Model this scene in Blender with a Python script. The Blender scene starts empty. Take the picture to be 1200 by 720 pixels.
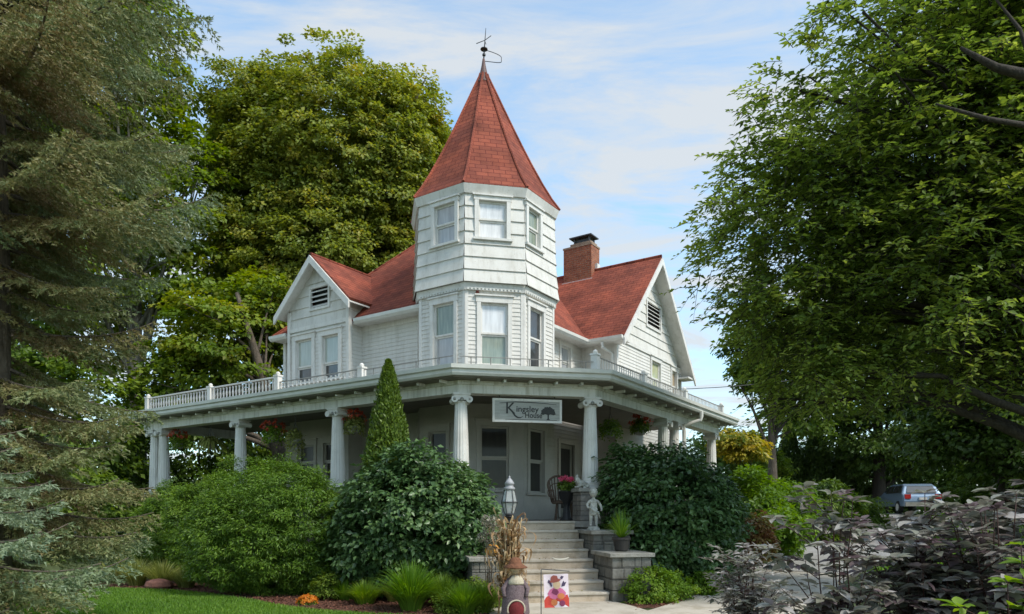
import bpy, bmesh, math, random
import numpy as np
from mathutils import Vector
random.seed(7)
rng = np.random.default_rng(11)
R_ = math.radians
scene = bpy.context.scene
COL = scene.collection
EYE = 1.55
F_PX = 818.0

# ------------------------------------------------------------------ basics
def tag(o, label=None, cat=None, group=None, kind=None):
    if label: o["label"] = label
    if cat: o["category"] = cat
    if group: o["group"] = group
    if kind: o["kind"] = kind
    return o

def empty(name, loc, label, cat, group=None):
    o = bpy.data.objects.new(name, None)
    o.empty_display_size = 0.2
    COL.objects.link(o)
    o.location = loc
    return tag(o, label, cat, group)

def link(name, me, mat, parent=None, smooth=False):
    if mat: me.materials.append(mat)
    o = bpy.data.objects.new(name, me)
    COL.objects.link(o)
    if parent is not None:
        o.parent = parent
        pw = parent
        off = Vector((0, 0, 0))
        while pw is not None:
            off += pw.location
            pw = pw.parent
        # vertices are written in world space: bring them into the parent's frame
        n = len(me.vertices)
        co = np.empty(n * 3, np.float32); me.vertices.foreach_get("co", co)
        co = co.reshape(-1, 3) - np.array(off, np.float32)
        me.vertices.foreach_set("co", co.ravel())
    if smooth:
        me.polygons.foreach_set("use_smooth", [True] * len(me.polygons))
    me.update()
    return o

class MB:
    def __init__(s): s.v = []; s.f = []; s.uv = {}
    def add(s, vs, fs):
        b = len(s.v); s.v += [tuple(p) for p in vs]; s.f += [tuple(b + i for i in f) for f in fs]
    def quad(s, a, b, c, d): s.add([a, b, c, d], [(0, 1, 2, 3)])
    def hexa(s, p):   # 8 points: bottom 4 ccw, top 4 ccw
        s.add(p, [(3, 2, 1, 0), (4, 5, 6, 7), (0, 1, 5, 4), (1, 2, 6, 5), (2, 3, 7, 6), (3, 0, 4, 7)])
    def obox(s, c, u, hx, hy, z0, z1, tx=1.0):
        ux, uy = u; vx, vy = -uy, ux
        def ring(z, k): return [(c[0] + ux * a * hx * k + vx * b * hy * k, c[1] + uy * a * hx * k + vy * b * hy * k, z) for a, b in ((-1, -1), (1, -1), (1, 1), (-1, 1))]
        s.hexa(ring(z0, 1.0) + ring(z1, tx))
    def fbox(s, F, s0, s1, z0, z1, o0, o1):
        P = F.pt
        a = [P(s0, z0, o0), P(s1, z0, o0), P(s1, z0, o1), P(s0, z0, o1), P(s0, z1, o0), P(s1, z1, o0), P(s1, z1, o1), P(s0, z1, o1)]
        s.hexa(a)
    def tube(s, pts, rad, n=8, cap=True):
        pts = [Vector(p) for p in pts]
        if not hasattr(rad, '__len__'): rad = [rad] * len(pts)
        rings = []; b = len(s.v); up = None
        for i, p in enumerate(pts):
            t = (pts[min(i + 1, len(pts) - 1)] - pts[max(i - 1, 0)]).normalized()
            if up is None: up = t.orthogonal().normalized()
            x = (up - t * up.dot(t))
            if x.length < 1e-6: x = t.orthogonal()
            x.normalize(); up = x; y = t.cross(x)
            for k in range(n):
                a = 2 * math.pi * k / n
                s.v.append(tuple(p + (x * math.cos(a) + y * math.sin(a)) * rad[i]))
        for i in range(len(pts) - 1):
            for k in range(n):
                k2 = (k + 1) % n
                s.f.append((b + i * n + k, b + i * n + k2, b + (i + 1) * n + k2, b + (i + 1) * n + k))
        if cap:
            s.f.append(tuple(b + k for k in reversed(range(n))))
            s.f.append(tuple(b + (len(pts) - 1) * n + k for k in range(n)))
    def lathe(s, c, prof, n=16, rot=0.0, sx=1.0, sy=1.0):
        b = len(s.v)
        for r, z in prof:
            for k in range(n):
                a = rot + 2 * math.pi * k / n
                s.v.append((c[0] + r * math.cos(a) * sx, c[1] + r * math.sin(a) * sy, c[2] + z))
        for i in range(len(prof) - 1):
            for k in range(n):
                k2 = (k + 1) % n
                s.f.append((b + i * n + k, b + i * n + k2, b + (i + 1) * n + k2, b + (i + 1) * n + k))
        s.f.append(tuple(b + k for k in reversed(range(n))))
        s.f.append(tuple(b + (len(prof) - 1) * n + k for k in range(n)))
    def slab(s, poly, th, nrm=None):
        """planar polygon (ccw from above) with thickness below; uv in metres"""
        P = [Vector(p) for p in poly]; n = len(P)
        nn = Vector((0, 0, 0))
        for i in range(n): nn += (P[i] - P[0]).cross(P[(i + 1) % n] - P[0])
        nn.normalize()
        if nn.z < 0: P.reverse(); nn = -nn
        h = Vector((0, 0, 1)).cross(nn)
        if h.length < 1e-5: h = Vector((1, 0, 0))
        h.normalize(); w = nn.cross(h)
        b = len(s.v)
        s.v += [tuple(p) for p in P] + [tuple(p - nn * th) for p in P]
        s.uv[len(s.f)] = [(p.dot(h), p.dot(w)) for p in P]
        s.f.append(tuple(b + i for i in range(n)))
        s.f.append(tuple(b + n + i for i in reversed(range(n))))
        for i in range(n):
            j = (i + 1) % n
            s.f.append((b + i, b + n + i, b + n + j, b + j))
    def sweep(s, path, prof, closed_ends=True):
        """path: list of 2-D points, outward side = right of travel; prof: closed list (o, z)"""
        n = len(path); m = len(prof); b = len(s.v)
        offs = []
        for i in range(n):
            def nr(a, c):
                d = (Vector(c) - Vector(a)).normalized(); return Vector((d.y, -d.x))
            if i == 0: q = nr(path[0], path[1])
            elif i == n - 1: q = nr(path[-2], path[-1])
            else:
                a = nr(path[i - 1], path[i]); c = nr(path[i], path[i + 1]); q = (a + c); q = q / (q.length ** 2) * 2
            offs.append(q)
        for i in range(n):
            for o, z in prof: s.v.append((path[i][0] + offs[i].x * o, path[i][1] + offs[i].y * o, z))
        for i in range(n - 1):
            for k in range(m):
                k2 = (k + 1) % m
                s.f.append((b + i * m + k, b + (i + 1) * m + k, b + (i + 1) * m + k2, b + i * m + k2))
        s.f.append(tuple(b + k for k in range(m))); s.f.append(tuple(b + (n - 1) * m + k for k in reversed(range(m))))
    def build(s, name, mat, parent=None, smooth=False, bevel=0.0, autosm=False):
        me = bpy.data.meshes.new(name)
        me.from_pydata(s.v, [], s.f)
        uvl = me.uv_layers.new(name="UVMap")
        if s.uv:
            for fi, uvs in s.uv.items():
                pl = me.polygons[fi]
                for k, li in enumerate(pl.loop_indices): uvl.data[li].uv = uvs[k]
        bm = bmesh.new(); bm.from_mesh(me); bmesh.ops.recalc_face_normals(bm, faces=bm.faces); bm.to_mesh(me); bm.free()
        o = link(name, me, mat, parent, smooth)
        if bevel:
            md = o.modifiers.new("bv", 'BEVEL'); md.width = bevel; md.segments = 2; md.limit_method = 'ANGLE'
        return o

class Face:
    def __init__(s, Q, D, N): s.Q = Q; s.D = D; s.N = N
    def pt(s, a, z, o=0.0): return (s.Q[0] + s.D[0] * a + s.N[0] * o, s.Q[1] + s.D[1] * a + s.N[1] * o, z)
    def hit(s, px, py):
        t = (px - 600) / F_PX
        a = (t * s.Q[1] - s.Q[0]) / (s.D[0] - t * s.D[1])
        y = s.Q[1] + s.D[1] * a
        return a, EYE + (600 - py) / F_PX * y
    def rect(s, x0, x1, y0, y1):
        xm = (x0 + x1) / 2
        a0 = s.hit(x0, y0)[0]; a1 = s.hit(x1, y0)[0]
        zt = s.hit(xm, y0)[1]; zb = s.hit(xm, y1)[1]
        return min(a0, a1), max(a0, a1), zb, zt
def at(px, d): return (px - 600) / F_PX * d
def zat(py, d): return EYE + (600 - py) / F_PX * d

# ------------------------------------------------------------------ materials
def newmat(name):
    m = bpy.data.materials.new(name); m.use_nodes = True
    nt = m.node_tree; return m, nt, nt.nodes, nt.links, nt.nodes["Principled BSDF"]
def ramp(nodes, stops):
    r = nodes.new("ShaderNodeValToRGB"); el = r.color_ramp.elements
    while len(el) > 1: el.remove(el[-1])
    el[0].position = stops[0][0]; el[0].color = (*stops[0][1], 1)
    for p, c in stops[1:]:
        e = el.new(p); e.color = (*c, 1)
    return r
def noisy(name, c1, c2, scale=3.0, rough=0.7, bump=0.0, bscale=40.0, detail=6, c3=None, coat=0.0, spec=0.4, streak=None):
    m, nt, N, L, B = newmat(name)
    tc = N.new("ShaderNodeTexCoord"); src = tc.outputs["Object"]
    if streak:
        mp = N.new("ShaderNodeMapping"); mp.inputs["Scale"].default_value = streak; L.new(src, mp.inputs[0]); src = mp.outputs[0]
    n = N.new("ShaderNodeTexNoise"); n.inputs["Scale"].default_value = scale; n.inputs["Detail"].default_value = detail
    n.inputs["Roughness"].default_value = 0.65
    L.new(src, n.inputs["Vector"])
    st = [(0.3, c1), (0.7, c2)] if c3 is None else [(0.25, c1), (0.5, c2), (0.75, c3)]
    r = ramp(N, st); L.new(n.outputs[0], r.inputs[0]); L.new(r.outputs[0], B.inputs["Base Color"])
    B.inputs["Roughness"].default_value = rough
    B.inputs["Specular IOR Level"].default_value = spec
    B.inputs["Coat Weight"].default_value = coat
    if bump:
        n2 = N.new("ShaderNodeTexNoise"); n2.inputs["Scale"].default_value = bscale; n2.inputs["Detail"].default_value = 8
        L.new(tc.outputs["Object"], n2.inputs["Vector"])
        b = N.new("ShaderNodeBump"); b.inputs["Strength"].default_value = bump; b.inputs["Distance"].default_value = 0.02
        L.new(n2.outputs[0], b.inputs["Height"]); L.new(b.outputs[0], B.inputs["Normal"])
    return m
def leafmat(name, cols, trans=0.35, rough=0.45, gloss=0.05, coln=None):
    m, nt, N, L, B = newmat(name)
    a = N.new("ShaderNodeAttribute"); a.attribute_name = "v"
    k = len(cols)
    r = ramp(N, [(i / (k - 1), c) for i, c in enumerate(cols)])
    L.new(a.outputs["Fac"], r.inputs[0])
    L.new(r.outputs[0], B.inputs["Base Color"])
    B.inputs["Roughness"].default_value = rough; B.inputs["Specular IOR Level"].default_value = gloss * 6
    tr = N.new("ShaderNodeBsdfTranslucent")
    hs = N.new("ShaderNodeHueSaturation"); hs.inputs["Saturation"].default_value = 1.15; hs.inputs["Value"].default_value = 1.5; hs.inputs["Hue"].default_value = 0.49
    L.new(r.outputs[0], hs.inputs["Color"]); L.new(hs.outputs[0], tr.inputs["Color"])
    mx = N.new("ShaderNodeMixShader"); mx.inputs[0].default_value = trans
    L.new(B.outputs[0], mx.inputs[1]); L.new(tr.outputs[0], mx.inputs[2])
    L.new(mx.outputs[0], nt.nodes["Material Output"].inputs[0])
    return m
def roofmat():
    m, nt, N, L, B = newmat("red shingles")
    uv = N.new("ShaderNodeUVMap"); uv.uv_map = "UVMap"
    br = N.new("ShaderNodeTexBrick"); br.inputs["Scale"].default_value = 1.0
    br.inputs["Brick Width"].default_value = 0.30; br.inputs["Row Height"].default_value = 0.14
    br.inputs["Mortar Size"].default_value = 0.010; br.inputs["Mortar Smooth"].default_value = 0.3
    br.inputs["Color1"].default_value = (0.300, 0.082, 0.048, 1); br.inputs["Color2"].default_value = (0.195, 0.054, 0.035, 1)
    br.inputs["Mortar"].default_value = (0.13, 0.026, 0.020, 1); br.inputs["Bias"].default_value = -0.2
    L.new(uv.outputs[0], br.inputs["Vector"])
    tc = N.new("ShaderNodeTexCoord"); n = N.new("ShaderNodeTexNoise"); n.inputs["Scale"].default_value = 1.3; n.inputs["Detail"].default_value = 8
    L.new(tc.outputs["Object"], n.inputs["Vector"])
    r = ramp(N, [(0.25, (0.50, 0.50, 0.52)), (0.5, (0.95, 0.95, 0.95)), (0.75, (1.35, 1.25, 1.15))]); L.new(n.outputs[0], r.inputs[0])
    mx = N.new("ShaderNodeMix"); mx.data_type = 'RGBA'; mx.blend_type = 'MULTIPLY'; mx.inputs[0].default_value = 0.85
    L.new(br.outputs[0], mx.inputs[6]); L.new(r.outputs[0], mx.inputs[7]); L.new(mx.outputs[2], B.inputs["Base Color"])
    # each row of shingles steps out over the one below
    sp = N.new("ShaderNodeSeparateXYZ"); L.new(uv.outputs[0], sp.inputs[0])
    dv = N.new("ShaderNodeMath"); dv.operation = 'DIVIDE'; dv.inputs[1].default_value = 0.14; L.new(sp.outputs[1], dv.inputs[0])
    fr = N.new("ShaderNodeMath"); fr.operation = 'FRACT'; L.new(dv.outputs[0], fr.inputs[0])
    ng = N.new("ShaderNodeTexNoise"); ng.inputs["Scale"].default_value = 60; L.new(tc.outputs["Object"], ng.inputs["Vector"])
    ad = N.new("ShaderNodeMath"); ad.operation = 'MULTIPLY_ADD'; ad.inputs[1].default_value = -1.0; L.new(fr.outputs[0], ad.inputs[0]); L.new(ng.outputs[0], ad.inputs[2])
    bp = N.new("ShaderNodeBump"); bp.inputs["Distance"].default_value = 0.02; bp.inputs["Strength"].default_value = 0.7
    L.new(ad.outputs[0], bp.inputs["Height"]); L.new(bp.outputs[0], B.inputs["Normal"])
    B.inputs["Roughness"].default_value = 0.85; B.inputs["Specular IOR Level"].default_value = 0.25
    return m
def blockmat(name, c1, c2, mortar, bw, rh, ms=0.012, vertical=True, rough=0.9, bump=1.0):
    """bricks / rough blocks mapped on vertical faces by world axes"""
    m, nt, N, L, B = newmat(name)
    uv = N.new("ShaderNodeTexCoord"); geo = N.new("ShaderNodeNewGeometry")
    # horizontal coordinate = dot(position, tangent), tangent = z x normal
    cr = N.new("ShaderNodeVectorMath"); cr.operation = 'CROSS_PRODUCT'; cr.inputs[0].default_value = (0, 0, 1); L.new(geo.outputs["True Normal"], cr.inputs[1])
    dt = N.new("ShaderNodeVectorMath"); dt.operation = 'DOT_PRODUCT'; L.new(cr.outputs[0], dt.inputs[0]); L.new(geo.outputs["Position"], dt.inputs[1])
    sp = N.new("ShaderNodeSeparateXYZ"); L.new(geo.outputs["Position"], sp.inputs[0])
    cb = N.new("ShaderNodeCombineXYZ"); L.new(dt.outputs["Value"], cb.inputs[0]); L.new(sp.outputs[2], cb.inputs[1])
    br = N.new("ShaderNodeTexBrick"); br.inputs["Scale"].default_value = 1.0; br.inputs["Brick Width"].default_value = bw; br.inputs["Row Height"].default_value = rh
    br.inputs["Mortar Size"].default_value = ms; br.inputs["Mortar Smooth"].default_value = 0.2
    br.inputs["Color1"].default_value = (*c1, 1); br.inputs["Color2"].default_value = (*c2, 1); br.inputs["Mortar"].default_value = (*mortar, 1)
    L.new(cb.outputs[0], br.inputs["Vector"])
    n = N.new("ShaderNodeTexNoise"); n.inputs["Scale"].default_value = 7; n.inputs["Detail"].default_value = 10; n.inputs["Roughness"].default_value = 0.7; L.new(geo.outputs["Position"], n.inputs["Vector"])
    r = ramp(N, [(0.3, (0.6, 0.6, 0.6)), (0.7, (1.25, 1.25, 1.25))]); L.new(n.outputs[0], r.inputs[0])
    mx = N.new("ShaderNodeMix"); mx.data_type = 'RGBA'; mx.blend_type = 'MULTIPLY'; mx.inputs[0].default_value = 1
    L.new(br.outputs[0], mx.inputs[6]); L.new(r.outputs[0], mx.inputs[7]); L.new(mx.outputs[2], B.inputs["Base Color"])
    sb = N.new("ShaderNodeMath"); sb.operation = 'SUBTRACT'; L.new(n.outputs[0], sb.inputs[0]); L.new(br.outputs["Fac"], sb.inputs[1])
    bp = N.new("ShaderNodeBump"); bp.inputs["Distance"].default_value = 0.03 * bump; bp.inputs["Strength"].default_value = 0.8
    L.new(sb.outputs[0], bp.inputs["Height"]); L.new(bp.outputs[0], B.inputs["Normal"])
    B.inputs["Roughness"].default_value = rough
    return m
def panemat(name, col, col2=None, rough=0.04):
    m, nt, N, L, B = newmat(name)
    tc = N.new("ShaderNodeTexCoord"); n = N.new("ShaderNodeTexNoise"); n.inputs["Scale"].default_value = 2.5; n.inputs["Detail"].default_value = 3
    mp = N.new("ShaderNodeMapping"); mp.inputs["Scale"].default_value = (6, 6, 0.8); L.new(tc.outputs["Object"], mp.inputs[0]); L.new(mp.outputs[0], n.inputs["Vector"])
    r = ramp(N, [(0.35, col), (0.65, col2 or tuple(c * 1.35 for c in col))]); L.new(n.outputs[0], r.inputs[0]); L.new(r.outputs[0], B.inputs["Base Color"])
    B.inputs["Roughness"].default_value = 0.6; B.inputs["Coat Weight"].default_value = 1.0; B.inputs["Coat Roughness"].default_value = rough; B.inputs["Coat IOR"].default_value = 1.7
    n2 = N.new("ShaderNodeTexNoise"); n2.inputs["Scale"].default_value = 1.8; L.new(tc.outputs["Object"], n2.inputs["Vector"])
    bp = N.new("ShaderNodeBump"); bp.inputs["Distance"].default_value = 0.01; bp.inputs["Strength"].default_value = 0.25; L.new(n2.outputs[0], bp.inputs["Height"]); L.new(bp.outputs[0], B.inputs["Coat Normal"])
    return m

M = {}
M['siding'] = noisy("white siding", (0.54, 0.52, 0.475), (0.67, 0.65, 0.60), 1.6, 0.6, 0.15, 30, c3=(0.71, 0.69, 0.645), streak=(1, 1, 0.45))
M['shingle_siding'] = noisy("weathered white shingle siding", (0.54, 0.52, 0.475), (0.67, 0.65, 0.60), 2.2, 0.65, 0.3, 45, c3=(0.71, 0.69, 0.645), streak=(1.6, 1.6, 0.7))
M['trim'] = noisy("white trim paint", (0.57, 0.55, 0.505), (0.70, 0.68, 0.635), 2.2, 0.5, 0.1, 25, c3=(0.74, 0.72, 0.675))
M['porch_trim'] = noisy("weathered porch paint", (0.52, 0.52, 0.47), (0.70, 0.69, 0.63), 1.8, 0.6, 0.15, 25, c3=(0.76, 0.75, 0.69), streak=(1, 1, 0.3))
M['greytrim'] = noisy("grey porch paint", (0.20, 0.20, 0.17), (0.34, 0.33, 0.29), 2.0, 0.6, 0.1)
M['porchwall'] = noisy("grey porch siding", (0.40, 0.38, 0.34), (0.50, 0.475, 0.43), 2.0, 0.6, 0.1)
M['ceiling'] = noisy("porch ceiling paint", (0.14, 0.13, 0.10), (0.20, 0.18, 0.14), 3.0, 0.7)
M['floor'] = noisy("porch floor paint", (0.22, 0.20, 0.17), (0.34, 0.31, 0.27), 4.0, 0.6)
M['gutter'] = noisy("gutter metal", (0.58, 0.575, 0.53), (0.72, 0.715, 0.67), 3.0, 0.45)
M['gutterdark'] = noisy("grey gutter metal", (0.20, 0.195, 0.17), (0.32, 0.31, 0.28), 3.0, 0.5)
def weather(m, amt=.22, sc=(9, 9, .7), joint=0.0):
    """drip stains running down old paint, and the odd board joint"""
    nt = m.node_tree; N = nt.nodes; L = nt.links; B = N["Principled BSDF"]; src = B.inputs["Base Color"].links[0].from_socket
    tc = N.new("ShaderNodeTexCoord"); mp = N.new("ShaderNodeMapping"); mp.inputs["Scale"].default_value = sc; L.new(tc.outputs["Object"], mp.inputs[0])
    n = N.new("ShaderNodeTexNoise"); n.inputs["Scale"].default_value = 1.0; n.inputs["Detail"].default_value = 7; n.inputs["Roughness"].default_value = .7; L.new(mp.outputs[0], n.inputs["Vector"])
    r = ramp(N, [(.34, (1 - amt * 1.5, 1 - amt * 1.6, 1 - amt * 1.9)), (.50, (1, 1, 1))]); L.new(n.outputs[0], r.inputs[0])
    n2 = N.new("ShaderNodeTexNoise"); n2.inputs["Scale"].default_value = 26; n2.inputs["Detail"].default_value = 4; L.new(tc.outputs["Object"], n2.inputs["Vector"])
    r2 = ramp(N, [(.28, (.78, .75, .70)), (.35, (1, 1, 1))]); L.new(n2.outputs[0], r2.inputs[0])
    for x in (r, r2):
        mx = N.new("ShaderNodeMix"); mx.data_type = 'RGBA'; mx.blend_type = 'MULTIPLY'; mx.inputs[0].default_value = 1
        L.new(src, mx.inputs[6]); L.new(x.outputs[0], mx.inputs[7]); src = mx.outputs[2]
    L.new(src, B.inputs["Base Color"])
for k_ in ('siding', 'shingle_siding', 'trim', 'porch_trim'): weather(M[k_], .09 if k_ != 'porch_trim' else .20)
M['roof'] = roofmat()
weather(M['roof'], .13, (2.5, 2.5, .6))
M['brick'] = blockmat("chimney brick", (0.34, 0.115, 0.055), (0.26, 0.08, 0.04), (0.30, 0.20, 0.14), 0.22, 0.075, 0.008, bump=0.4)
M['stone'] = blockmat("rough block", (0.27, 0.235, 0.20), (0.20, 0.18, 0.155), (0.15, 0.14, 0.125), 0.46, 0.21, 0.012)
M['stonedark'] = blockmat("weathered garden block", (0.20, 0.19, 0.165), (0.135, 0.13, 0.115), (0.09, 0.085, 0.075), 0.40, 0.20, 0.010)
M['capstone'] = noisy("cap stone", (0.20, 0.195, 0.17), (0.34, 0.32, 0.28), 5, 0.9, 0.6, 30)
M['concrete'] = noisy("concrete", (0.36, 0.315, 0.255), (0.47, 0.42, 0.345), 1.2, 0.9, 0.35, 60, detail=10, c3=(0.54, 0.485, 0.405))
M['stepconc'] = noisy("step concrete", (0.35, 0.28, 0.20), (0.50, 0.41, 0.31), 2.5, 0.9, 0.4, 50, detail=10, c3=(0.54, 0.45, 0.345))
for k_ in ('concrete', 'stepconc'): weather(M[k_], .20, (2.2, 2.2, 1.5))
for k_ in ('stone', 'stonedark', 'capstone'): weather(M[k_], .24, (2.6, 2.6, 1.6))
M['asphalt'] = noisy("driveway surface", (0.22, 0.215, 0.20), (0.33, 0.32, 0.30), 2.0, 0.9, 0.4, 80)
M['soil'] = noisy("earth", (0.045, 0.06, 0.02), (0.075, 0.10, 0.03), 2.5, 0.95, 0.5, 30)
M['lawn'] = noisy("lawn", (0.030, 0.085, 0.012), (0.055, 0.13, 0.018), 3.0, 0.95, 0.5, 60)
M['mulch'] = noisy("mulch", (0.055, 0.022, 0.014), (0.14, 0.055, 0.032), 30, 0.95, 1.0, 70, detail=10)
M['chips'] = noisy("mulch chips", (0.08, 0.03, 0.02), (0.20, 0.085, 0.05), 14, 0.95)
M['bark'] = noisy("bark", (0.045, 0.035, 0.025), (0.15, 0.12, 0.09), 6, 0.95, 1.0, 22, streak=(4, 4, 0.8))
M['barkdark'] = noisy("dark bark", (0.02, 0.016, 0.012), (0.06, 0.048, 0.035), 6, 0.95, 1.0, 22, streak=(4, 4, 0.8))
M['barkgrey'] = noisy("grey bark", (0.09, 0.08, 0.065), (0.26, 0.235, 0.20), 5, 0.95, 0.8, 22, streak=(4, 4, 0.8))
M['metal'] = noisy("dark iron", (0.03, 0.03, 0.032), (0.07, 0.07, 0.075), 10, 0.45)
M['rust'] = noisy("weathered copper cap", (0.08, 0.045, 0.04), (0.16, 0.09, 0.08), 8, 0.6)
M['glassdark'] = panemat("dark glass", (0.012, 0.012, 0.011), (0.03, 0.028, 0.025))
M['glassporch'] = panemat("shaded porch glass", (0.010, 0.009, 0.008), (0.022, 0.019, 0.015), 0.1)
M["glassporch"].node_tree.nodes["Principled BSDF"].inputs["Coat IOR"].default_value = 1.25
M['glassgreen'] = panemat("green-tinted glass and painted tree reflection", (0.16, 0.20, 0.15), (0.26, 0.30, 0.22))  # in the tower's central second-floor window this green paints reflected trees
M['glasswhite'] = panemat("glass over white curtain and painted sky", (0.60, 0.60, 0.60), (0.78, 0.78, 0.78))  # curtain white; in the central second-floor tower window it paints the sky's reflection
M['glassgrey'] = panemat("glass over grey curtain", (0.30, 0.31, 0.32), (0.44, 0.45, 0.46))
M['glassshade'] = panemat("glass over cream shade", (0.34, 0.37, 0.31), (0.42, 0.45, 0.39))
M['glassyellow'] = panemat("glass over yellow blind", (0.50, 0.47, 0.22), (0.42, 0.47, 0.30))
M['glassbrown'] = panemat("glass over wooden blind", (0.42, 0.30, 0.17), (0.30, 0.24, 0.15))
M['black'] = noisy("black paint", (0.015, 0.015, 0.015), (0.03, 0.03, 0.03), 8, 0.5)

# ------------------------------------------------------------------ plan of the house
def unit(x, y): k = math.hypot(x, y); return (x / k, y / k)
L = unit(-0.8307, 0.5567); Rr = unit(0.5567, 0.8307)
nL = (-L[0], -L[1]); nR = (-Rr[0], -Rr[1])
U = unit(Rr[0] - L[0], Rr[1] - L[1]); Nf = (U[1], -U[0])
C0 = (-1.03, 14.10); C1 = (C0[0] + U[0] * 2.72, C0[1] + U[1] * 2.72)
def mv(p, *a):
    x, y = p
    for d, k in zip(a[::2], a[1::2]): x += d[0] * k; y += d[1] * k
    return (x, y)
CF = (-0.83, 16.90)             # front corner of the main eaves
def AB(a, b): return mv(CF, L, a, Rr, b)
AL, BL = 7.8, 11.6
ZE = 6.86; SL = 1.02
ZFLOOR = 1.36

house = empty("victorian_house", (-0.76, 18.76, 0.0),
              "white clapboard Victorian house with a red-roofed octagonal tower and wraparound porch", "house")

def clad(mb, F, z0, z1, ex, lip, sL, sR, off=None, holes=()):
    fl = sL if callable(sL) else (lambda z: sL)
    fr = sR if callable(sR) else (lambda z: sR)
    fo = off or (lambda z: 0.0)
    n = max(1, int(round((z1 - z0) / ex))); ex = (z1 - z0) / n
    for i in range(n):
        a, b = z0 + i * ex, z0 + (i + 1) * ex
        zs = sorted({a, b} | {h[k] for h in holes for k in (2, 3) if a + 1e-4 < h[k] < b - 1e-4})
        o = lambda z: fo(z) + lip * (b - z) / ex
        def spans(za, zb):
            cuts = sorted((h[0], h[1]) for h in holes if h[2] <= za + 1e-4 and h[3] >= zb - 1e-4)
            out = []; cur = fl
            for c0, c1 in cuts:
                out.append((cur, (lambda z, c=c0: c))); cur = (lambda z, c=c1: c)
            out.append((cur, fr)); return out
        for za, zb in zip(zs[:-1], zs[1:]):
            for l, r in spans(za, zb):
                if r(za) - l(za) < 0.004: continue
                rb, lb = r(zb), l(zb)
                if rb < lb: rb = lb = (rb + lb) / 2
                mb.quad(F.pt(l(za), za, o(za)), F.pt(r(za), za, o(za)), F.pt(rb, zb, o(zb)), F.pt(lb, zb, o(zb)))
        for l, r in spans(a, zs[1]):
            if r(a) - l(a) < 0.004: continue
            mb.quad(F.pt(l(a), a, fo(a) - 0.01), F.pt(r(a), a, fo(a) - 0.01), F.pt(r(a), a, o(a)), F.pt(l(a), a, o(a)))

def window(F, r, up='glassdark', lo='glassdark', case=0.11, meet=0.5, off=0.0, trim='trim', sash_mat='trim', single=False, head=0.14):
    """r = glass rectangle (s0,s1,z0,z1); returns the hole to leave in the siding"""
    st = 0.045
    s0, s1, z0, z1 = r[0] - st, r[1] + st, r[2] - st - 0.02, r[3] + st
    k = off
    c = MB()
    c.fbox(F, s0 - case, s0, z0, z1, k - 0.02, k + 0.045); c.fbox(F, s1, s1 + case, z0, z1, k - 0.02, k + 0.045)
    c.fbox(F, s0 - case - 0.02, s1 + case + 0.02, z1, z1 + head, k - 0.02, k + 0.05)
    c.fbox(F, s0 - case - 0.05, s1 + case + 0.05, z1 + head, z1 + head + 0.035, k - 0.02, k + 0.085)
    c.fbox(F, s0 - case - 0.04, s1 + case + 0.04, z0 - 0.055, z0, k - 0.02, k + 0.09)
    # reveal
    c.fbox(F, s0 - 0.015, s0 + 0.004, z0, z1, k - 0.13, k - 0.021); c.fbox(F, s1 - 0.004, s1 + 0.015, z0, z1, k - 0.13, k - 0.021)
    c.fbox(F, s0, s1, z1 - 0.004, z1 + 0.015, k - 0.13, k - 0.021); c.fbox(F, s0, s1, z0 - 0.015, z0 + 0.004, k - 0.13, k - 0.021)
    w = c.build("window", M[trim], house)
    zm = z0 + (z1 - z0) * meet
    sm = MB()
    def ring(a0, a1, b0, b1, o0, o1):
        sm.fbox(F, a0 + 0.005, a0 + st, b0, b1, o0, o1); sm.fbox(F, a1 - st, a1 - 0.005, b0, b1, o0, o1)
        sm.fbox(F, a0 + st, a1 - st, b0, b0 + st, o0, o1 - 0.003); sm.fbox(F, a0 + st, a1 - st, b1 - st, b1, o0, o1 - 0.003)
    if single: ring(s0, s1, z0 + 0.005, z1 - 0.005, k - 0.09, k - 0.045)
    else:
        ring(s0, s1, zm, z1 - 0.005, k - 0.085, k - 0.035); ring(s0, s1, z0 + 0.005, zm, k - 0.11, k - 0.065)
    sm.build("sash", M[sash_mat], w)
    for a, b, mt, o in (((zm, z1, up, k - 0.06), (z0, zm, lo, k - 0.09)) if not single else ((z0, z1, up, k - 0.07),)):
        p = MB(); p.fbox(F, s0 + 0.01, s1 - 0.01, a + 0.01, b - 0.01, o - 0.012, o); p.build("pane", M[mt], w)
    return (s0, s1, z0, z1)

def louver(F, r, off=0.0, case=0.07):
    s0, s1, z0, z1 = r
    c = MB()
    c.fbox(F, s0 - case, s0, z0, z1, off - 0.02, off + 0.05); c.fbox(F, s1, s1 + case, z0, z1, off - 0.02, off + 0.05)
    c.fbox(F, s0 - case, s1 + case, z1, z1 + case, off - 0.02, off + 0.052); c.fbox(F, s0 - case, s1 + case, z0 - case, z0, off - 0.02, off + 0.052)
    w = c.build("attic_vent", M['trim'], house)
    b = MB(); b.fbox(F, s0, s1, z0, z1, off - 0.12, off - 0.10); b.build("vent_backing", M['black'], w)
    l = MB(); n = max(3, int(round((z1 - z0) / 0.13)))
    for i in range(n):
        a = z0 + (i + 0.15) * (z1 - z0) / n
        P = F.pt; h = 0.075
        l.hexa([P(s0, a, off + 0.03), P(s1, a, off + 0.03), P(s1, a + 0.02, off + 0.03), P(s0, a + 0.02, off + 0.03),
                P(s0, a + h, off - 0.07), P(s1, a + h, off - 0.07), P(s1, a + h + 0.02, off - 0.07), P(s0, a + h + 0.02, off - 0.07)])
    l.build("vent_slats", M['trim'], w)
    return r

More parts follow.
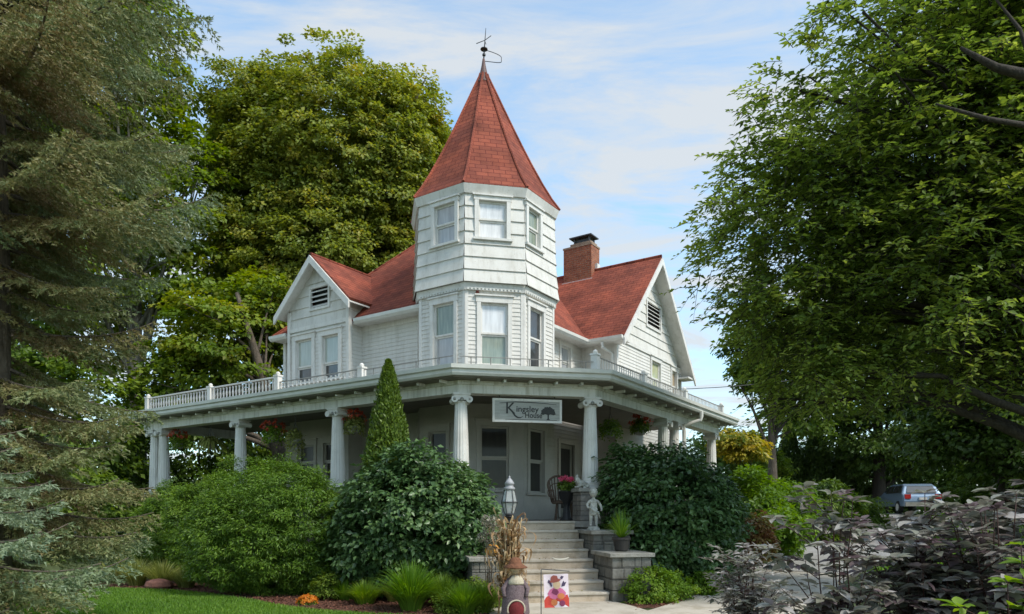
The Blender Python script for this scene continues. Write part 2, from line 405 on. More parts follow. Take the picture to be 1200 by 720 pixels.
# ---- tower
TC = (-0.763, 18.76); AP = 1.75; T225 = math.tan(R_(22.5))
def rot2(v, a): c, s = math.cos(a), math.sin(a); return (v[0] * c - v[1] * s, v[0] * s + v[1] * c)
tfaces = []
for i in range(8):
    n_ = rot2(Nf, R_(45 * i)); tfaces.append(Face(mv(TC, n_, AP), (-n_[1], n_[0]), n_))
FC, FR, FL = tfaces[0], tfaces[1], tfaces[7]
ZSK = 7.10
def skirt(z):
    t = (z - ZSK) / (9.3 - ZSK); return 0.10 * (1 - t) ** 2 + 0.02
low, lowp, upp, trimb = MB(), MB(), MB(), MB()
winspec = {
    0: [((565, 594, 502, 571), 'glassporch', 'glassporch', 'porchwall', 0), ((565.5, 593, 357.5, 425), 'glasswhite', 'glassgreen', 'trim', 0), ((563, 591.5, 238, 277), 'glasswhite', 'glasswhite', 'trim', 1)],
    1: [((621, 636, 506, 575), 'glassporch', 'glassporch', 'porchwall', 0), ((621, 634.5, 365, 430), 'glassdark', 'glassdark', 'trim', 0), ((619.5, 631, 249, 287), 'glassgreen', 'glassgreen', 'trim', 1)],
    7: [((505, 522, 508, 571), 'glassporch', 'glassporch', 'porchwall', 0), ((510, 531, 358, 428), 'glassgreen', 'glassgrey', 'trim', 0), ((511, 532, 242, 283), 'glassgrey', 'glassgrey', 'trim', 1)],
}
for i, F in enumerate(tfaces):
    h = AP * T225
    holes = [[], [], []]
    for k, (rc, up, lo, tr, u) in enumerate(winspec.get(i, [])):
        rr = F.rect(*rc)
        if u:
            F2 = Face(mv(F.Q, F.N, 0.05), F.D, F.N)
            rr = F2.rect(*rc)
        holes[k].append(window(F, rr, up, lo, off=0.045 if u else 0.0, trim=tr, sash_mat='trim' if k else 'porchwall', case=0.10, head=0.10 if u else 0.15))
    clad(lowp, F, 1.25, 4.45, 0.105, 0.012, -h, h, holes=holes[0])
    clad(low, F, 4.45, 6.98, 0.105, 0.014, -h, h, holes=holes[1])
    fo = skirt
    clad(upp, F, ZSK, 9.28, 0.312, 0.030, lambda z: -(AP + skirt(z)) * T225, lambda z: (AP + skirt(z)) * T225, off=fo, holes=holes[2])
    # corner boards, belt moulding and frieze
    for sgn in (-1, 1):
        a0, a1 = sorted((sgn * (h - 0.075), sgn * (h + 0.004)))
        t_ = MB(); t_.fbox(F, a0, a1, 4.45, 6.98, 0.0, 0.022); t_.build("corner_board", M['trim'], house)
    k = h + 0.022 * T225
    P = F.pt
    trimb = MB(); trimb.hexa([P(-k, 6.92, 0.0), P(k, 6.92, 0.0), P(k + .02, 6.92, 0.05), P(-k - .02, 6.92, 0.05), P(-k, 7.10, 0.0), P(k, 7.10, 0.0), P(k + .03, 7.10, 0.08), P(-k - .03, 7.10, 0.08)])
    trimb.build("belt_moulding", M['trim'], house); trimb = MB()
    k2 = (AP + 0.07) * T225
    trimb.hexa([P(-k2, 9.26, -0.02), P(k2, 9.26, -0.02), P(k2, 9.26, 0.07), P(-k2, 9.26, 0.07), P(-k2 - .03, 9.46, -0.02), P(k2 + .03, 9.46, -0.02), P(k2 + .03, 9.46, 0.14), P(-k2 - .03, 9.46, 0.14)])
    trimb.build("tower_frieze", M['trim'], house)
low.build("tower_wall", M['siding'], house)
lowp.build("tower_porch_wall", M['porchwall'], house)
upp.build("tower_shingle_wall", M['shingle_siding'], house)
# dentil row under the flared skirt
for F in tfaces:
    dn = MB(); h = AP * T225
    xs_ = []
    for k in range(15): xs_ += [-h + 0.04 + k * (2 * h - .08) / 15, -h + 0.04 + (k + .55) * (2 * h - .08) / 15]
    dn.v = [F.pt(x_, z_, .066) for z_ in (6.982, 6.965, 6.925) for x_ in xs_]; nx_ = len(xs_)
    dn.f = [(c_, c_ + 1, nx_ + c_ + 1, nx_ + c_) for c_ in range(nx_ - 1)] + [(nx_ + c_, nx_ + c_ + 1, 2 * nx_ + c_ + 1, 2 * nx_ + c_) for c_ in range(0, nx_ - 1, 2)]
    d_ = dn.build("dentil_band", M['gutter'], house)
    so_ = d_.modifiers.new("th", 'SOLIDIFY'); so_.thickness = .022; so_.offset = 0

def octa_roof(prof, name, mat, parent, n=8):
    mb = MB(); a0 = math.atan2(Nf[1], Nf[0]) + R_(22.5)
    b = 0
    for i in range(len(prof) - 1):
        r0, z0 = prof[i]; r1, z1 = prof[i + 1]
        for k in range(n):
            q = [a0 + 2 * math.pi * k / n, a0 + 2 * math.pi * (k + 1) / n]
            pts = [(TC[0] + r0 * math.cos(q[0]), TC[1] + r0 * math.sin(q[0]), z0), (TC[0] + r0 * math.cos(q[1]), TC[1] + r0 * math.sin(q[1]), z0),
                   (TC[0] + r1 * math.cos(q[1]), TC[1] + r1 * math.sin(q[1]), z1), (TC[0] + r1 * math.cos(q[0]), TC[1] + r1 * math.sin(q[0]), z1)]
            sl = z0 * 1.12; sl1 = z1 * 1.12
            w0 = r0 * math.sin(R_(22.5)); w1 = r1 * math.sin(R_(22.5))
            mb.uv[len(mb.f)] = [(k * 3.3 - w0, sl), (k * 3.3 + w0, sl), (k * 3.3 + w1, sl1), (k * 3.3 - w1, sl1)]
            mb.quad(*pts)
    # underside
    k = [(TC[0] + prof[0][0] * math.cos(a0 + 2 * math.pi * j / n), TC[1] + prof[0][0] * math.sin(a0 + 2 * math.pi * j / n), prof[0][1]) for j in range(n)]
    mb.add(k, [tuple(range(n))])
    return mb.build(name, mat, parent)
PR = [(2.03, 9.44), (2.05, 9.47), (1.84, 9.76), (1.60, 10.16), (1.31, 10.70), (1.09, 11.14), (0.82, 11.70), (0.54, 12.30), (0.30, 12.82), (0.13, 13.18), (0.10, 13.28)]
troof = octa_roof(PR, "tower_roof", M['roof'], house)
hip = MB(); a0 = math.atan2(Nf[1], Nf[0]) + R_(22.5)
for j in range(8):
    q = a0 + 2 * math.pi * j / 8
    hip.tube([(TC[0] + (r + .006) * math.cos(q), TC[1] + (r + .006) * math.sin(q), z + .012) for r, z in PR[1:]], 0.034, 6)
hip.build("hip_ridge", M['roof'], troof)
cap = MB(); cap.lathe((TC[0], TC[1], 0), [(0.19, 13.02), (0.20, 13.06), (0.155, 13.12), (0.10, 13.34), (0.055, 13.55), (0.03, 13.72)], 16); cap.build("roof_cap", M['rust'], troof, True)
vane = MB(); tx, ty = TC
vane.tube([(tx, ty, 13.65), (tx + .02, ty, 14.0), (tx + .06, ty, 14.55)], [.022, .018, .007], 6)
vane.lathe((tx + .01, ty, 13.83), [(.01, -.05), (.045, -.02), (.045, .02), (.01, .05)], 10)
vane.lathe((tx + .012, ty, 13.98), [(.02, -.015), (.10, -.008), (.10, .008), (.02, .015)], 10)
vane.tube([(tx - .19, ty - .05, 14.05 + .05), (tx + .03, ty, 14.22), (tx + .20, ty + .05, 14.38)], [.012, .010, .010], 5)
vane.tube([(tx + .03, ty, 14.22), (tx + .06, ty + .16, 14.22)], [.008, .008], 5)
vane.build("weathervane", M['metal'], troof)
loop = MB(); lp = []
for j in range(22):
    t = j / 21; lp.append((tx + .02 + 0.46 * math.sin(math.pi * t) ** 0.8 * (1 if t > 0 else 0), ty, 13.96 - 0.30 * t - 0.16 * math.sin(math.pi * t) * (1 if t > .5 else .35)))
loop.tube(lp, 0.010, 5); loop.build("lightning_cable", M['metal'], troof)

# ---- main walls
FWL = Face(AB(0.4, 0.4), L, nR)                     # front-left wall
FWR = Face(AB(0.4, 0.4), Rr, nL)                    # right wall
FBY = Face(mv(AB(0.4, 0.4), nR, 0.50), L, nR)       # bay front
FGW = Face(AB(-0.8, 0.4), Rr, nL)                   # cross-gable wall
FGN = Face(AB(0.4, 6.06), nL, nR)                   # its near side wall
ZT = 4.45
BY0, BY1, BYC = 3.95, 6.42, 5.17
wallS, wallP = MB(), MB()
h1 = [window(FWL, FWL.rect(506, 530, 505, 560), 'glassporch', 'glassporch', trim='porchwall', sash_mat='porchwall')]
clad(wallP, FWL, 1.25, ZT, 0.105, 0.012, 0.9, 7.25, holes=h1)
clad(wallS, FWL, ZT, 6.80, 0.105, 0.014, 0.9, 7.25)
# right wall: entrance door
dr = FWR.rect(655.5, 672, 521, 609); dr = (dr[0], dr[1], 1.38, dr[3])
hr = FWR.rect(657.5, 667, 408, 440)
h2 = window(FWR, hr, 'glassgrey', 'glassgrey', case=0.09)
clad(wallP, FWR, 1.25, ZT, 0.105, 0.012, 1.5, 5.66, holes=[dr])
clad(wallS, FWR, ZT, 6.80, 0.105, 0.014, 1.5, 5.66, holes=[h2])
dm = MB()
dm.fbox(FWR, dr[0] - .12, dr[0], dr[2], dr[3] + .14, -0.02, .05); dm.fbox(FWR, dr[1], dr[1] + .12, dr[2], dr[3] + .14, -0.02, .05); dm.fbox(FWR, dr[0], dr[1], dr[3], dr[3] + .14, -0.02, .052)
dm.fbox(FWR, dr[0], dr[1], dr[2] - .04, dr[2], -0.1, .08)
door = dm.build("entrance_door", M['porchwall'], house)
d2 = MB(); w_ = dr[1] - dr[0]
d2.fbox(FWR, dr[0] + .005, dr[0] + .11, dr[2], dr[3] - .003, -.09, -.05); d2.fbox(FWR, dr[1] - .11, dr[1] - .005, dr[2], dr[3] - .003, -.09, -.05)
d2.fbox(FWR, dr[0] + .11, dr[1] - .11, dr[3] - .13, dr[3] - .003, -.09, -.053); d2.fbox(FWR, dr[0] + .11, dr[1] - .11, dr[2], dr[2] + .28, -.09, -.053)
d2.build("door_leaf", M['greytrim'], door)
d3 = MB(); d3.fbox(FWR, dr[0] + .10, dr[1] - .10, dr[2] + .2, dr[3] - .1, -.085, -.075); d3.build("door_glass", M['glassporch'], door)
d4 = MB(); p = FWR.pt(dr[0] + .16, 2.35, -.03); d4.lathe((p[0], p[1], 2.35), [(.005, -.03), (.03, -.01), (.03, .01), (.005, .03)], 10); d4.build("door_knob", M['metal'], door)
# bay
hb = [window(FBY, FBY.rect(348.5, 365, 400, 446), 'glassshade', 'glassdark', case=0.13, meet=0.36),
      window(FBY, FBY.rect(379.5, 396, 394.5, 441), 'glassshade', 'glassdark', case=0.13, meet=0.36)]
hv = louver(FBY, FBY.rect(365.5, 385.5, 337, 360))
hp = [window(FBY, FBY.rect(351, 367.5, 524, 560), 'glassporch', 'glassporch', trim='porchwall', sash_mat='porchwall', case=0.1),
      window(FBY, FBY.rect(381, 394, 521, 560), 'glassporch', 'glassporch', trim='porchwall', sash_mat='porchwall', case=0.1)]
ZG = 8.72; bs = 0.955
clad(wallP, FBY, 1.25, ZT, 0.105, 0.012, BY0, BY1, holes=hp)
clad(wallS, FBY, ZT, 6.89, 0.105, 0.014, BY0, BY1, holes=hb)
upw = MB()
clad(upw, FBY, 6.89, 7.46, 0.285, 0.028, BY0, BY1, holes=[hv])
clad(upw, FBY, 7.46, ZG, 0.30, 0.028, lambda z: BYC - (ZG - z) / bs * 0.97, lambda z: BYC + (ZG - z) / bs * 0.97, holes=[hv])
for s_, dd in ((BY0, -1), (BY1, 1)):
    Fs = Face(FBY.pt(s_, 0)[:2], Rr, nL if dd < 0 else L)
    clad(wallP, Fs, 1.25, ZT, 0.105, 0.012, 0, 0.5); clad(wallS, Fs, ZT, 6.89, 0.105, 0.014, 0, 0.5)
    u2 = MB(); clad(u2, Fs, 6.89, 7.40, 0.285, 0.028, 0, 1.3); u2.build("bay_side_wall", M['shingle_siding'], house)
upw.build("gable_wall", M['shingle_siding'], house); upw = MB()
# cross gable wall
ZR2 = 10.11; BC = 8.63 - 0.4; sl2 = (ZR2 - ZE) / 2.97
hg = [window(FGW, FGW.rect(763.5, 772.5, 426, 462), 'glassyellow', 'glassyellow', case=0.08),
      window(FGW, FGW.rect(787, 796, 438, 470), 'glassbrown', 'glassbrown', case=0.08)]
hg2 = louver(FGW, FGW.rect(757.5, 773, 358, 385))
clad(wallP, FGW, 1.25, ZT, 0.105, 0.012, 5.66, 10.8)
clad(wallS, FGW, ZT, 6.95, 0.105, 0.014, 5.66, 10.8, holes=hg)
zk = ZR2 - 0.12 - (BC - 5.66) * sl2
clad(upw, FGW, 6.95, ZR2 - .12, 0.30, 0.026, lambda z: max(5.66, BC - (ZR2 - .10 - z) / sl2), lambda z: min(10.8, BC + (ZR2 - .10 - z) / sl2), holes=[hg2])
clad(wallP, FGN, 1.25, ZT, 0.105, 0.012, 0, 1.2); clad(wallS, FGN, ZT, 6.9, 0.105, 0.014, 0, 1.2)
# the walls away from the photograph
for (Q, D, N_, l) in ((AB(7.65, 0.4), Rr, L, 10.8), (AB(0.4, 11.2), L, Rr, 7.25), (AB(-0.8, 11.2), L, Rr, 1.2)):
    clad(wallS, Face(Q, D, N_), 1.0, 6.8, 0.21, 0.02, 0, l)
wallP.build("porch_wall", M['porchwall'], house)
wallS.build("clapboard_wall", M['siding'], house)
upw.build("gable_wall", M['shingle_siding'], house)
for F, s_ in ((FBY, BY0), (FBY, BY1), (FGW, 5.66), (FGW, 10.8), (FWL, 7.25)):
    cb = MB(); c = F.pt(s_, 0); cb.obox(c[:2], F.D, 0.055, 0.055, 4.40, 7.40 if F is FBY else 6.87)
    cb.build("corner_board", M['trim'], house)
for a_ in ((FGW, 5.70, 10.75, 6.86, 6.97, 0.0, 0.045), (FBY, BY0 + .05, BY1 - .05, 6.80, 6.91, 0.0, 0.045), (FWL, 0.9, BY0, 6.60, 6.79, 0.0, 0.03)):
    cb = MB(); cb.fbox(*a_); cb.build("wall_band", M['trim'], house)
# foundation under the house
for F, a, b in ((FWL, 0.9, 7.25), (FWR, 1.5, 5.66), (FGW, 5.66, 10.8)): fd = MB(); fd.fbox(F, a, b, 0.0, 1.25, -0.3, -0.02); fd.build("foundation", M['stone'], house)

# ---- roofs
def Z3(a, b, z): p = AB(a, b); return (p[0], p[1], z)
h_ = AL / 2; zr = ZE + h_ * SL
main = MB()
main.slab([Z3(0, 0, ZE), Z3(AL, 0, ZE), Z3(h_, h_, zr)], .07)
main.slab([Z3(0, 0, ZE), Z3(h_, h_, zr), Z3(h_, BL - h_, zr), Z3(0, BL, ZE)], .07)
main.slab([Z3(AL, 0, ZE), Z3(AL, BL, ZE), Z3(h_, BL - h_, zr), Z3(h_, h_, zr)], .07)
main.slab([Z3(0, BL, ZE), Z3(h_, BL - h_, zr), Z3(AL, BL, ZE)], .07)
ai = (ZR2 - ZE) / SL
main.slab([Z3(-1.25, 5.66, ZE + .004), Z3(-1.25, 8.63, ZR2), Z3(ai, 8.63, ZR2), Z3(0.0, 5.66, ZE + .004)], .07)
main.slab([Z3(-1.25, 11.85, ZR2 - 3.22 * sl2), Z3(-1.25, 8.63, ZR2), Z3(ai, 8.63, ZR2), Z3(0.0, 11.85, ZR2 - 3.22 * sl2)], .07)
# bay gable: t along L from the wall corner (a = t + .4)
ta = BYC + .4; zrb = 8.83; hw = 1.55; rb0 = -0.40
zf = zrb - hw * bs
for sg in (-1, 1):
    main.slab([Z3(ta, rb0, zrb), Z3(ta, (zrb - ZE) / SL, zrb), Z3(ta + sg * hw, (zf - ZE) / SL, zf), Z3(ta + sg * hw, rb0, zf)], .07)
roof = main.build("shingle_roof", M['roof'], house)
rg = MB()
rg.tube([Z3(-1.25, 8.63, ZR2 + .01), Z3(ai, 8.63, ZR2 + .01)], .05, 6)
rg.tube([Z3(h_, h_, zr), Z3(h_, BL - h_, zr)], .05, 6)
for p in (Z3(0, 0, ZE), Z3(AL, 0, ZE)): rg.tube([p, Z3(h_, h_, zr)], .04, 6)
rg.tube([Z3(ta, rb0, zrb), Z3(ta, (zrb - ZE) / SL, zrb)], .04, 6)
rg.build("ridge_cap", M['roof'], roof)
# rakes, soffits, gutters
rk = MB()
def rake(a, b0, z0_, b1, z1_, along, w=0.24, t=0.05):
    """board under a sloping roof edge; along='b' (gable faces -L) or 'a' (faces -R)"""
    if along == 'b':
        q = lambda b, z, o: Z3(a + o, b, z)
    else:
        q = lambda s, z, o: Z3(s, a + o, z)
    rk.hexa([q(b0, z0_ - w, -t), q(b1, z1_ - w, -t), q(b1, z1_ - w, 0.0), q(b0, z0_ - w, 0.0),
             q(b0, z0_ - .035, -t), q(b1, z1_ - .035, -t), q(b1, z1_ - .035, 0.0), q(b0, z0_ - .035, 0.0)])
rake(-1.25, 5.60, ZE - .06, 8.63, ZR2 - .03, 'b', .26); rake(-1.25, 11.9, ZR2 - 3.27 * sl2 - .03, 8.63, ZR2 - .03, 'b', .26)
rake(rb0, ta - hw - .02, zf - .05, ta, zrb - .02, 'a', .25); rake(rb0, ta + hw + .02, zf - .05, ta, zrb - .02, 'a', .25)
# soffit boards behind the rakes
def soff(pts): rk.slab(pts, .02)
for b0_, z0_ in ((5.66, ZE), (11.85, ZR2 - 3.22 * sl2)):
    soff([Z3(-1.25, b0_, z0_ - .12), Z3(-1.25, 8.63, ZR2 - .14), Z3(-0.78, 8.63, ZR2 - .14), Z3(-0.78, b0_, z0_ - .12)])
for sg in (-1, 1):
    soff([Z3(ta, rb0, zrb - .13), Z3(ta, .15, zrb - .13), Z3(ta + sg * hw, .6, zf - .12), Z3(ta + sg * hw, rb0, zf - .12)])
# closed eaves of the gable returns
rk.slab([Z3(-1.25, 5.66, ZE - .1), Z3(-.8, 5.66, ZE - .1), Z3(-.8, 6.1, ZE - .1), Z3(-1.25, 6.1, ZE - .1)], .06)
rk.slab([Z3(-1.25, 11.85, ZE - .36), Z3(-.8, 11.85, ZE - .36), Z3(-.8, 11.2, ZE - .36), Z3(-1.25, 11.2, ZE - .36)], .06)
# horizontal soffits
rk.slab([Z3(0.02, 0, ZE - .10), Z3(AL, 0, ZE - .10), Z3(AL, .42, ZE - .10), Z3(.02, .42, ZE - .10)], .02)
rk.slab([Z3(0.0, 0.4, ZE - .10), Z3(0.4, .4, ZE - .10), Z3(.4, 6.06, ZE - .10), Z3(0, 6.06, ZE - .10)], .02)
rk.slab([Z3(0.0, 5.66, ZE - .103), Z3(-1.2, 5.66, ZE - .103), Z3(-1.2, 6.06, ZE - .103), Z3(0, 6.06, ZE - .103)], .02)
rk.build("bargeboard", M['trim'], house)
gprof = [(-0.02, ZE - .15), (0.05, ZE - .15), (0.11, ZE - .09), (0.12, ZE - .01), (-0.02, ZE - .01)]
for g_ in ([AB(AL, 0), AB(ta + hw - .1, 0)], [AB(ta - hw + .15, 0), AB(1.5, 0)], [AB(0, 2.6), AB(0, 5.66), AB(-1.22, 5.66)]):
    gt = MB(); gt.sweep(g_, gprof); gt.build("roof_gutter", M['gutter'], house)
def pts3(*a): return [tuple(p) for p in a]
ds = MB()
g0 = Z3(-0.55, 5.60, ZE - .15); w0 = Z3(-0.70, 5.98, 6.35)
ds.tube([g0, (g0[0], g0[1], ZE - .30), (w0[0], w0[1], 6.40), (w0[0], w0[1], 4.60)], .05, 8)
ds.build("downspout", M['gutter'], house)

# chimney
ch = MB(); pc = AB(0, 8.35)
a1 = 2.36
def chb(a_, b_, da, db, z0, z1, m): m.obox(AB(a_ + da / 2, b_ + db / 2), L, da / 2, db / 2, z0, z1)
# near corner px 693: a such that L-distance
Fch = Face(AB(0, 8.35), L, nR)
aL0 = Fch.hit(693, 330)[0]; aL1 = Fch.hit(660.5, 330)[0]
chb(aL0, 8.35, aL1 - aL0, 0.62, 8.9, 10.96, ch)
chim = ch.build("chimney", M['brick'], roof)
cc = MB(); chb(aL0 - .02, 8.33, aL1 - aL0 + .04, .66, 10.96, 11.02, cc); chb(aL0 + .06, 8.41, aL1 - aL0 - .3, .5, 11.02, 11.13, cc)
cc.build("chimney_crown", noisy("chimney mortar cap", (.24, .16, .11), (.34, .25, .18), 8, .9, .5), chim)
cp = MB()
for q, w in ((aL0 + .12, .08), (aL0 + .70, .08)):
    for bb in (8.44, 8.80): chb(q, bb, .05, .05, 11.13, 11.32, cp)
chb(aL0 + .18, 8.50, .5, .3, 11.12, 11.27, cp)
chb(aL0 + .02, 8.36, .88, .60, 11.32, 11.36, cp)
cp.build("chimney_cover", M['metal'], chim)
fl = MB(); chb(aL0 - .06, 8.28, aL1 - aL0 + .1, .06, 9.62, 9.75, fl); chb(aL0 - .10, 8.62, .1, .22, 9.9, 10.35, fl); fl.build("flashing", M['gutter'], chim)

# ---- porch
E_L = mv(C0, L, 11.65); E_R = mv(C1, Rr, 8.2)
PATH = [E_L, C0, C1, E_R]
pm = MB(); pm.sweep(PATH, [(.42, 1.24), (.42, 1.36), (-3.3, 1.36), (-3.3, 1.24)]); pm.build("porch_floor", M['floor'], house)
pf = MB(); pf.sweep(PATH, [(.25, 0.0), (.25, 1.24), (-.05, 1.24), (-.05, 0.0)]); pf.build("porch_foundation", M['stone'], house)
pb = MB(); pb.sweep(PATH, [(.15, 3.93), (.15, 4.17), (-.15, 4.17), (-.15, 3.93)])
pb.sweep(PATH, [(.19, 4.10), (.19, 4.175), (.15, 4.175), (.15, 4.10)])
bE = [mv(E_L, Rr, 0.15), mv(E_L, Rr, 2.8)]
pb.sweep([mv(E_L, Rr, 2.8), mv(E_L, Rr, .15)], [(.0, 3.93), (.0, 4.17), (-.3, 4.17), (-.3, 3.93)])
pb.build("porch_beam", M['porch_trim'], house)
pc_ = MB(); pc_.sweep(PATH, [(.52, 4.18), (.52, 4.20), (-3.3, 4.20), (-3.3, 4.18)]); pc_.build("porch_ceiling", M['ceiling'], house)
PATHE = [mv(E_L, L, .45), C0, C1, mv(E_R, Rr, .45)]
prf = MB(); prf.sweep(PATHE, [(.58, 4.38), (.60, 4.42), (-3.25, 4.80), (-3.25, 4.72), (.4, 4.21)]); prf.build("porch_roof", noisy("grey porch roofing", (.20, .20, .19), (.30, .29, .28), 5, .9, .5, 60), house)
ga = MB(); gb = MB()
gp = [(.50, 4.205), (.57, 4.205), (.60, 4.25), (.60, 4.31), (.65, 4.33), (.66, 4.405), (.50, 4.405)]
ga.sweep([PATHE[0], C0, C1, mv(C1, Rr, .02)], gp); gb.sweep([mv(C1, Rr, .02), PATHE[3]], gp)
# keep the mitre of the right corner exact
ga = MB(); ga.sweep([PATHE[0], C0, C1, PATHE[3]], gp)
cr = MB()
ga.build("porch_gutter", M['gutter'], house)
# brackets / dentils under the eave
def alongs(A, D, N_, l0, l1, st, fn):
    k = l0
    while k < l1: fn(mv(A, D, k), D, N_); k += st
def brk(p, D, N_):
    q = mv(p, N_, .31); db = MB(); db.obox(q, D, .025, .11, 4.125, 4.178); db.build("eave_bracket", M['porch_trim'], house)
alongs(C0, L, nR, .2, 11.6, .6, brk); alongs(C0, U, Nf, .3, 2.6, .53, brk); alongs(C1, Rr, nL, .2, 8.2, .6, brk)

# roof-top balustrades
def balustrade(A, D, N_, l0, l1, ztop, zbot, step, r, mat, postlist, name="balustrade", rail=.035, fat=False, pmat=None, railmat=None):
    mb = MB(); o = 0.12
    F = Face(mv(A, N_, o), D, N_)
    k = l0 + step * .6
    while k < l1 - .03:
        if not any(abs(k - q) < .09 for q in postlist):
            p = F.pt(k, 0)
            if fat: mb.lathe((p[0], p[1], 0), [(r, zbot), (r, zbot + .05), (r * .62, zbot + .10), (r, (zbot + ztop) / 2), (r * .6, ztop - .1), (r, ztop - .03)], 8)
            else: mb.tube([(p[0], p[1], zbot), (p[0], p[1], ztop)], r, 5)
        k += step
    mb.fbox(F, l0, l1, zbot - .02, zbot + .02, -rail, rail)
    b = mb.build(name, mat, house)
    t = MB(); t.fbox(F, l0, l1, ztop, ztop + rail * 1.1, -rail, rail); t.build("top_rail", railmat or mat, b)
    for q in postlist:
        c = F.pt(q, 0); m2 = MB()
        m2.obox(c[:2], D, .07, .07, 4.38, ztop + .02); m2.obox(c[:2], D, .085, .085, ztop + .02, ztop + .06)
        m2.lathe((c[0], c[1], ztop + .06), [(.03, 0), (.05, .015), (.055, .045), (.035, .07), (.008, .085)], 10)
        m2.build("rail_post", pmat or mat, b)
    return F
FB = Face(mv(C0, nR, .12), L, nR)
pq = [FB.hit(px, 450)[0] for px in (174, 247, 326, 424)]
balustrade(C0, L, nR, pq[2] - .02, pq[0] + .05, 4.84, 4.47, .135, .030, M['trim'], [pq[0], pq[1], pq[2]], fat=True, rail=.03)
balustrade(C0, L, nR, pq[3], pq[2] - .02, 4.71, 4.45, .15, .026, M['trim'], [pq[3]], fat=True, rail=.018, railmat=M['gutterdark'])
balustrade(C0, L, nR, 0.1, pq[3] - .02, 4.69, 4.45, .62, .012, M['gutterdark'], [], rail=.012)
balustrade(C0, U, Nf, -.05, 2.77, 4.66, 4.45, .40, .012, M['gutterdark'], [], rail=.012)
FB2 = Face(mv(C1, nL, .12), Rr, nL)
pr = [FB2.hit(px, 450)[0] for px in (697.5, 754, 802, 845)]
balustrade(C1, Rr, nL, 0.02, pr[3] + .05, 4.79, 4.46, .12, .014, M['gutter'], [max(0.0, pr[0])] + pr[1:], rail=.016, railmat=M['gutterdark'])

# columns and stone piers
def column(p, D, stage='trim'):
    m = MB(); x, y = p
    zb, zt = 2.10, 3.74
    m.obox(p, D, .215, .215, 2.04, 2.10)
    prof = [(.190, zb), (.200, zb + .05), (.172, zb + .09), (.175, zb + .12)]
    for i in range(9):
        t = i / 8; prof.append((.168 - .045 * t ** 1.3, zb + .14 + (zt - zb - .14) * t))
    # fluted shaft
    b = len(m.v); n = 32
    for r, z in prof:
        for k in range(n):
            a = 2 * math.pi * k / n; rr = r * (1 - (.05 if (k % 2 and r < .171) else 0))
            m.v.append((x + rr * math.cos(a), y + rr * math.sin(a), z))
    for i in range(len(prof) - 1):
        for k in range(n):
            k2 = (k + 1) % n; m.f.append((b + i * n + k, b + i * n + k2, b + (i + 1) * n + k2, b + (i + 1) * n + k))
    m.f.append(tuple(b + (len(prof) - 1) * n + k for k in range(n)))
    c = m.build("porch_column", M[stage], house)
    q = MB()
    q.lathe((x, y, 0), [(.125, 3.725), (.14, 3.74), (.14, 3.765), (.125, 3.78)], 20)
    q.obox(p, D, .18, .18, 3.89, 3.927)
    q.obox(p, D, .155, .16, 3.79, 3.89)
    vx = (-D[1], D[0])
    for sx in (-1, 1):      # volutes: short scroll rolls either side
        cx, cy = x + D[0] * sx * .148, y + D[1] * sx * .148
        q.tube([(cx + vx[0] * -.19, cy + vx[1] * -.19, 3.80), (cx + vx[0] * -.10, cy + vx[1] * -.10, 3.80), (cx, cy, 3.80), (cx + vx[0] * .10, cy + vx[1] * .10, 3.80), (cx + vx[0] * .19, cy + vx[1] * .19, 3.80)], [.068, .058, .05, .058, .068], 14)
    q.build("capital", M[stage], c)
    for sy in (-1, 1):
        e = MB(); e.tube([(x + vx[0] * sy * .165, y + vx[1] * sy * .165, 3.80), (x + vx[0] * sy * .19, y + vx[1] * sy * .19, 3.80)], [.045, .02], 8)
        e.build("capital_rosette", M['greytrim'], c)
        for sx in (-1, 1):
            e = MB(); cx, cy = x + D[0] * sx * .148 + vx[0] * sy * .19, y + D[1] * sx * .205 + vx[1] * sy * .19
            e.tube([(cx, cy, 3.80), (cx + vx[0] * sy * .02, cy + vx[1] * sy * .02, 3.80)], [.03, .015], 8)
            e.build("volute_eye", M['greytrim'], c)
def pier(p, D):
    m = MB(); random.seed(int(abs(p[0] * 100)))
    for k in range(10):
        z0 = k * .196; j = random.uniform(-.006, .006)
        m.obox(p, D, .30 + j, .30 + j, z0, z0 + .188)
    m.obox(p, D, .285, .285, 0, 1.96)
    o = m.build("stone_pier", M['stone'], house, bevel=.012)
    c = MB(); c.obox(p, D, .345, .345, 1.96, 2.04); c.build("pier_cap", M['capstone'], o, bevel=.01)
cols = [(C0, L, nR, 3.6), (C0, L, nR, 7.25), (C0, L, nR, 10.85), (C0, L, nR, 11.30)]
for A, D, N_, k in cols: column(mv(A, D, k), D, 'porch_trim' if k > 99 else 'trim'); 
for k in (3.6, 7.25, 11.1): pier(mv(C0, L, k), L)
column(C0, U); column(C1, U); pier(C0, U); pier(C1, U)
for k in (4.05, 4.85, 7.95): column(mv(C1, Rr, k), Rr, 'porch_trim' if k < 4.5 else 'trim'); pier(mv(C1, Rr, k), Rr)
# porch downspout at the right
ds = MB()
g0 = mv(mv(C1, Rr, 5.25), nL, .6); g1 = mv(mv(C1, Rr, 5.05), nL, .20)
ds.tube([(g0[0], g0[1], 4.24), (g0[0], g0[1], 4.10), (g0[0] - .02, g0[1], 4.0), (g1[0], g1[1], 3.86), (g1[0], g1[1], 3.7), (g1[0], g1[1], .3)], .055, 8)
ds.build("downspout", M['gutter'], house)
# low stone parapet between piers on the right, lattice fascia
lw = MB(); lw.sweep([mv(C0, L, 11.0), mv(C0, L, .3)], [(.10, 1.36), (.10, 1.80), (-.10, 1.80), (-.10, 1.36)])
lw.sweep([mv(C1, Rr, .3), mv(C1, Rr, 8.0)], [(.10, 1.36), (.10, 1.80), (-.10, 1.80), (-.10, 1.36)])
lw.build("porch_parapet", M['stone'], house)

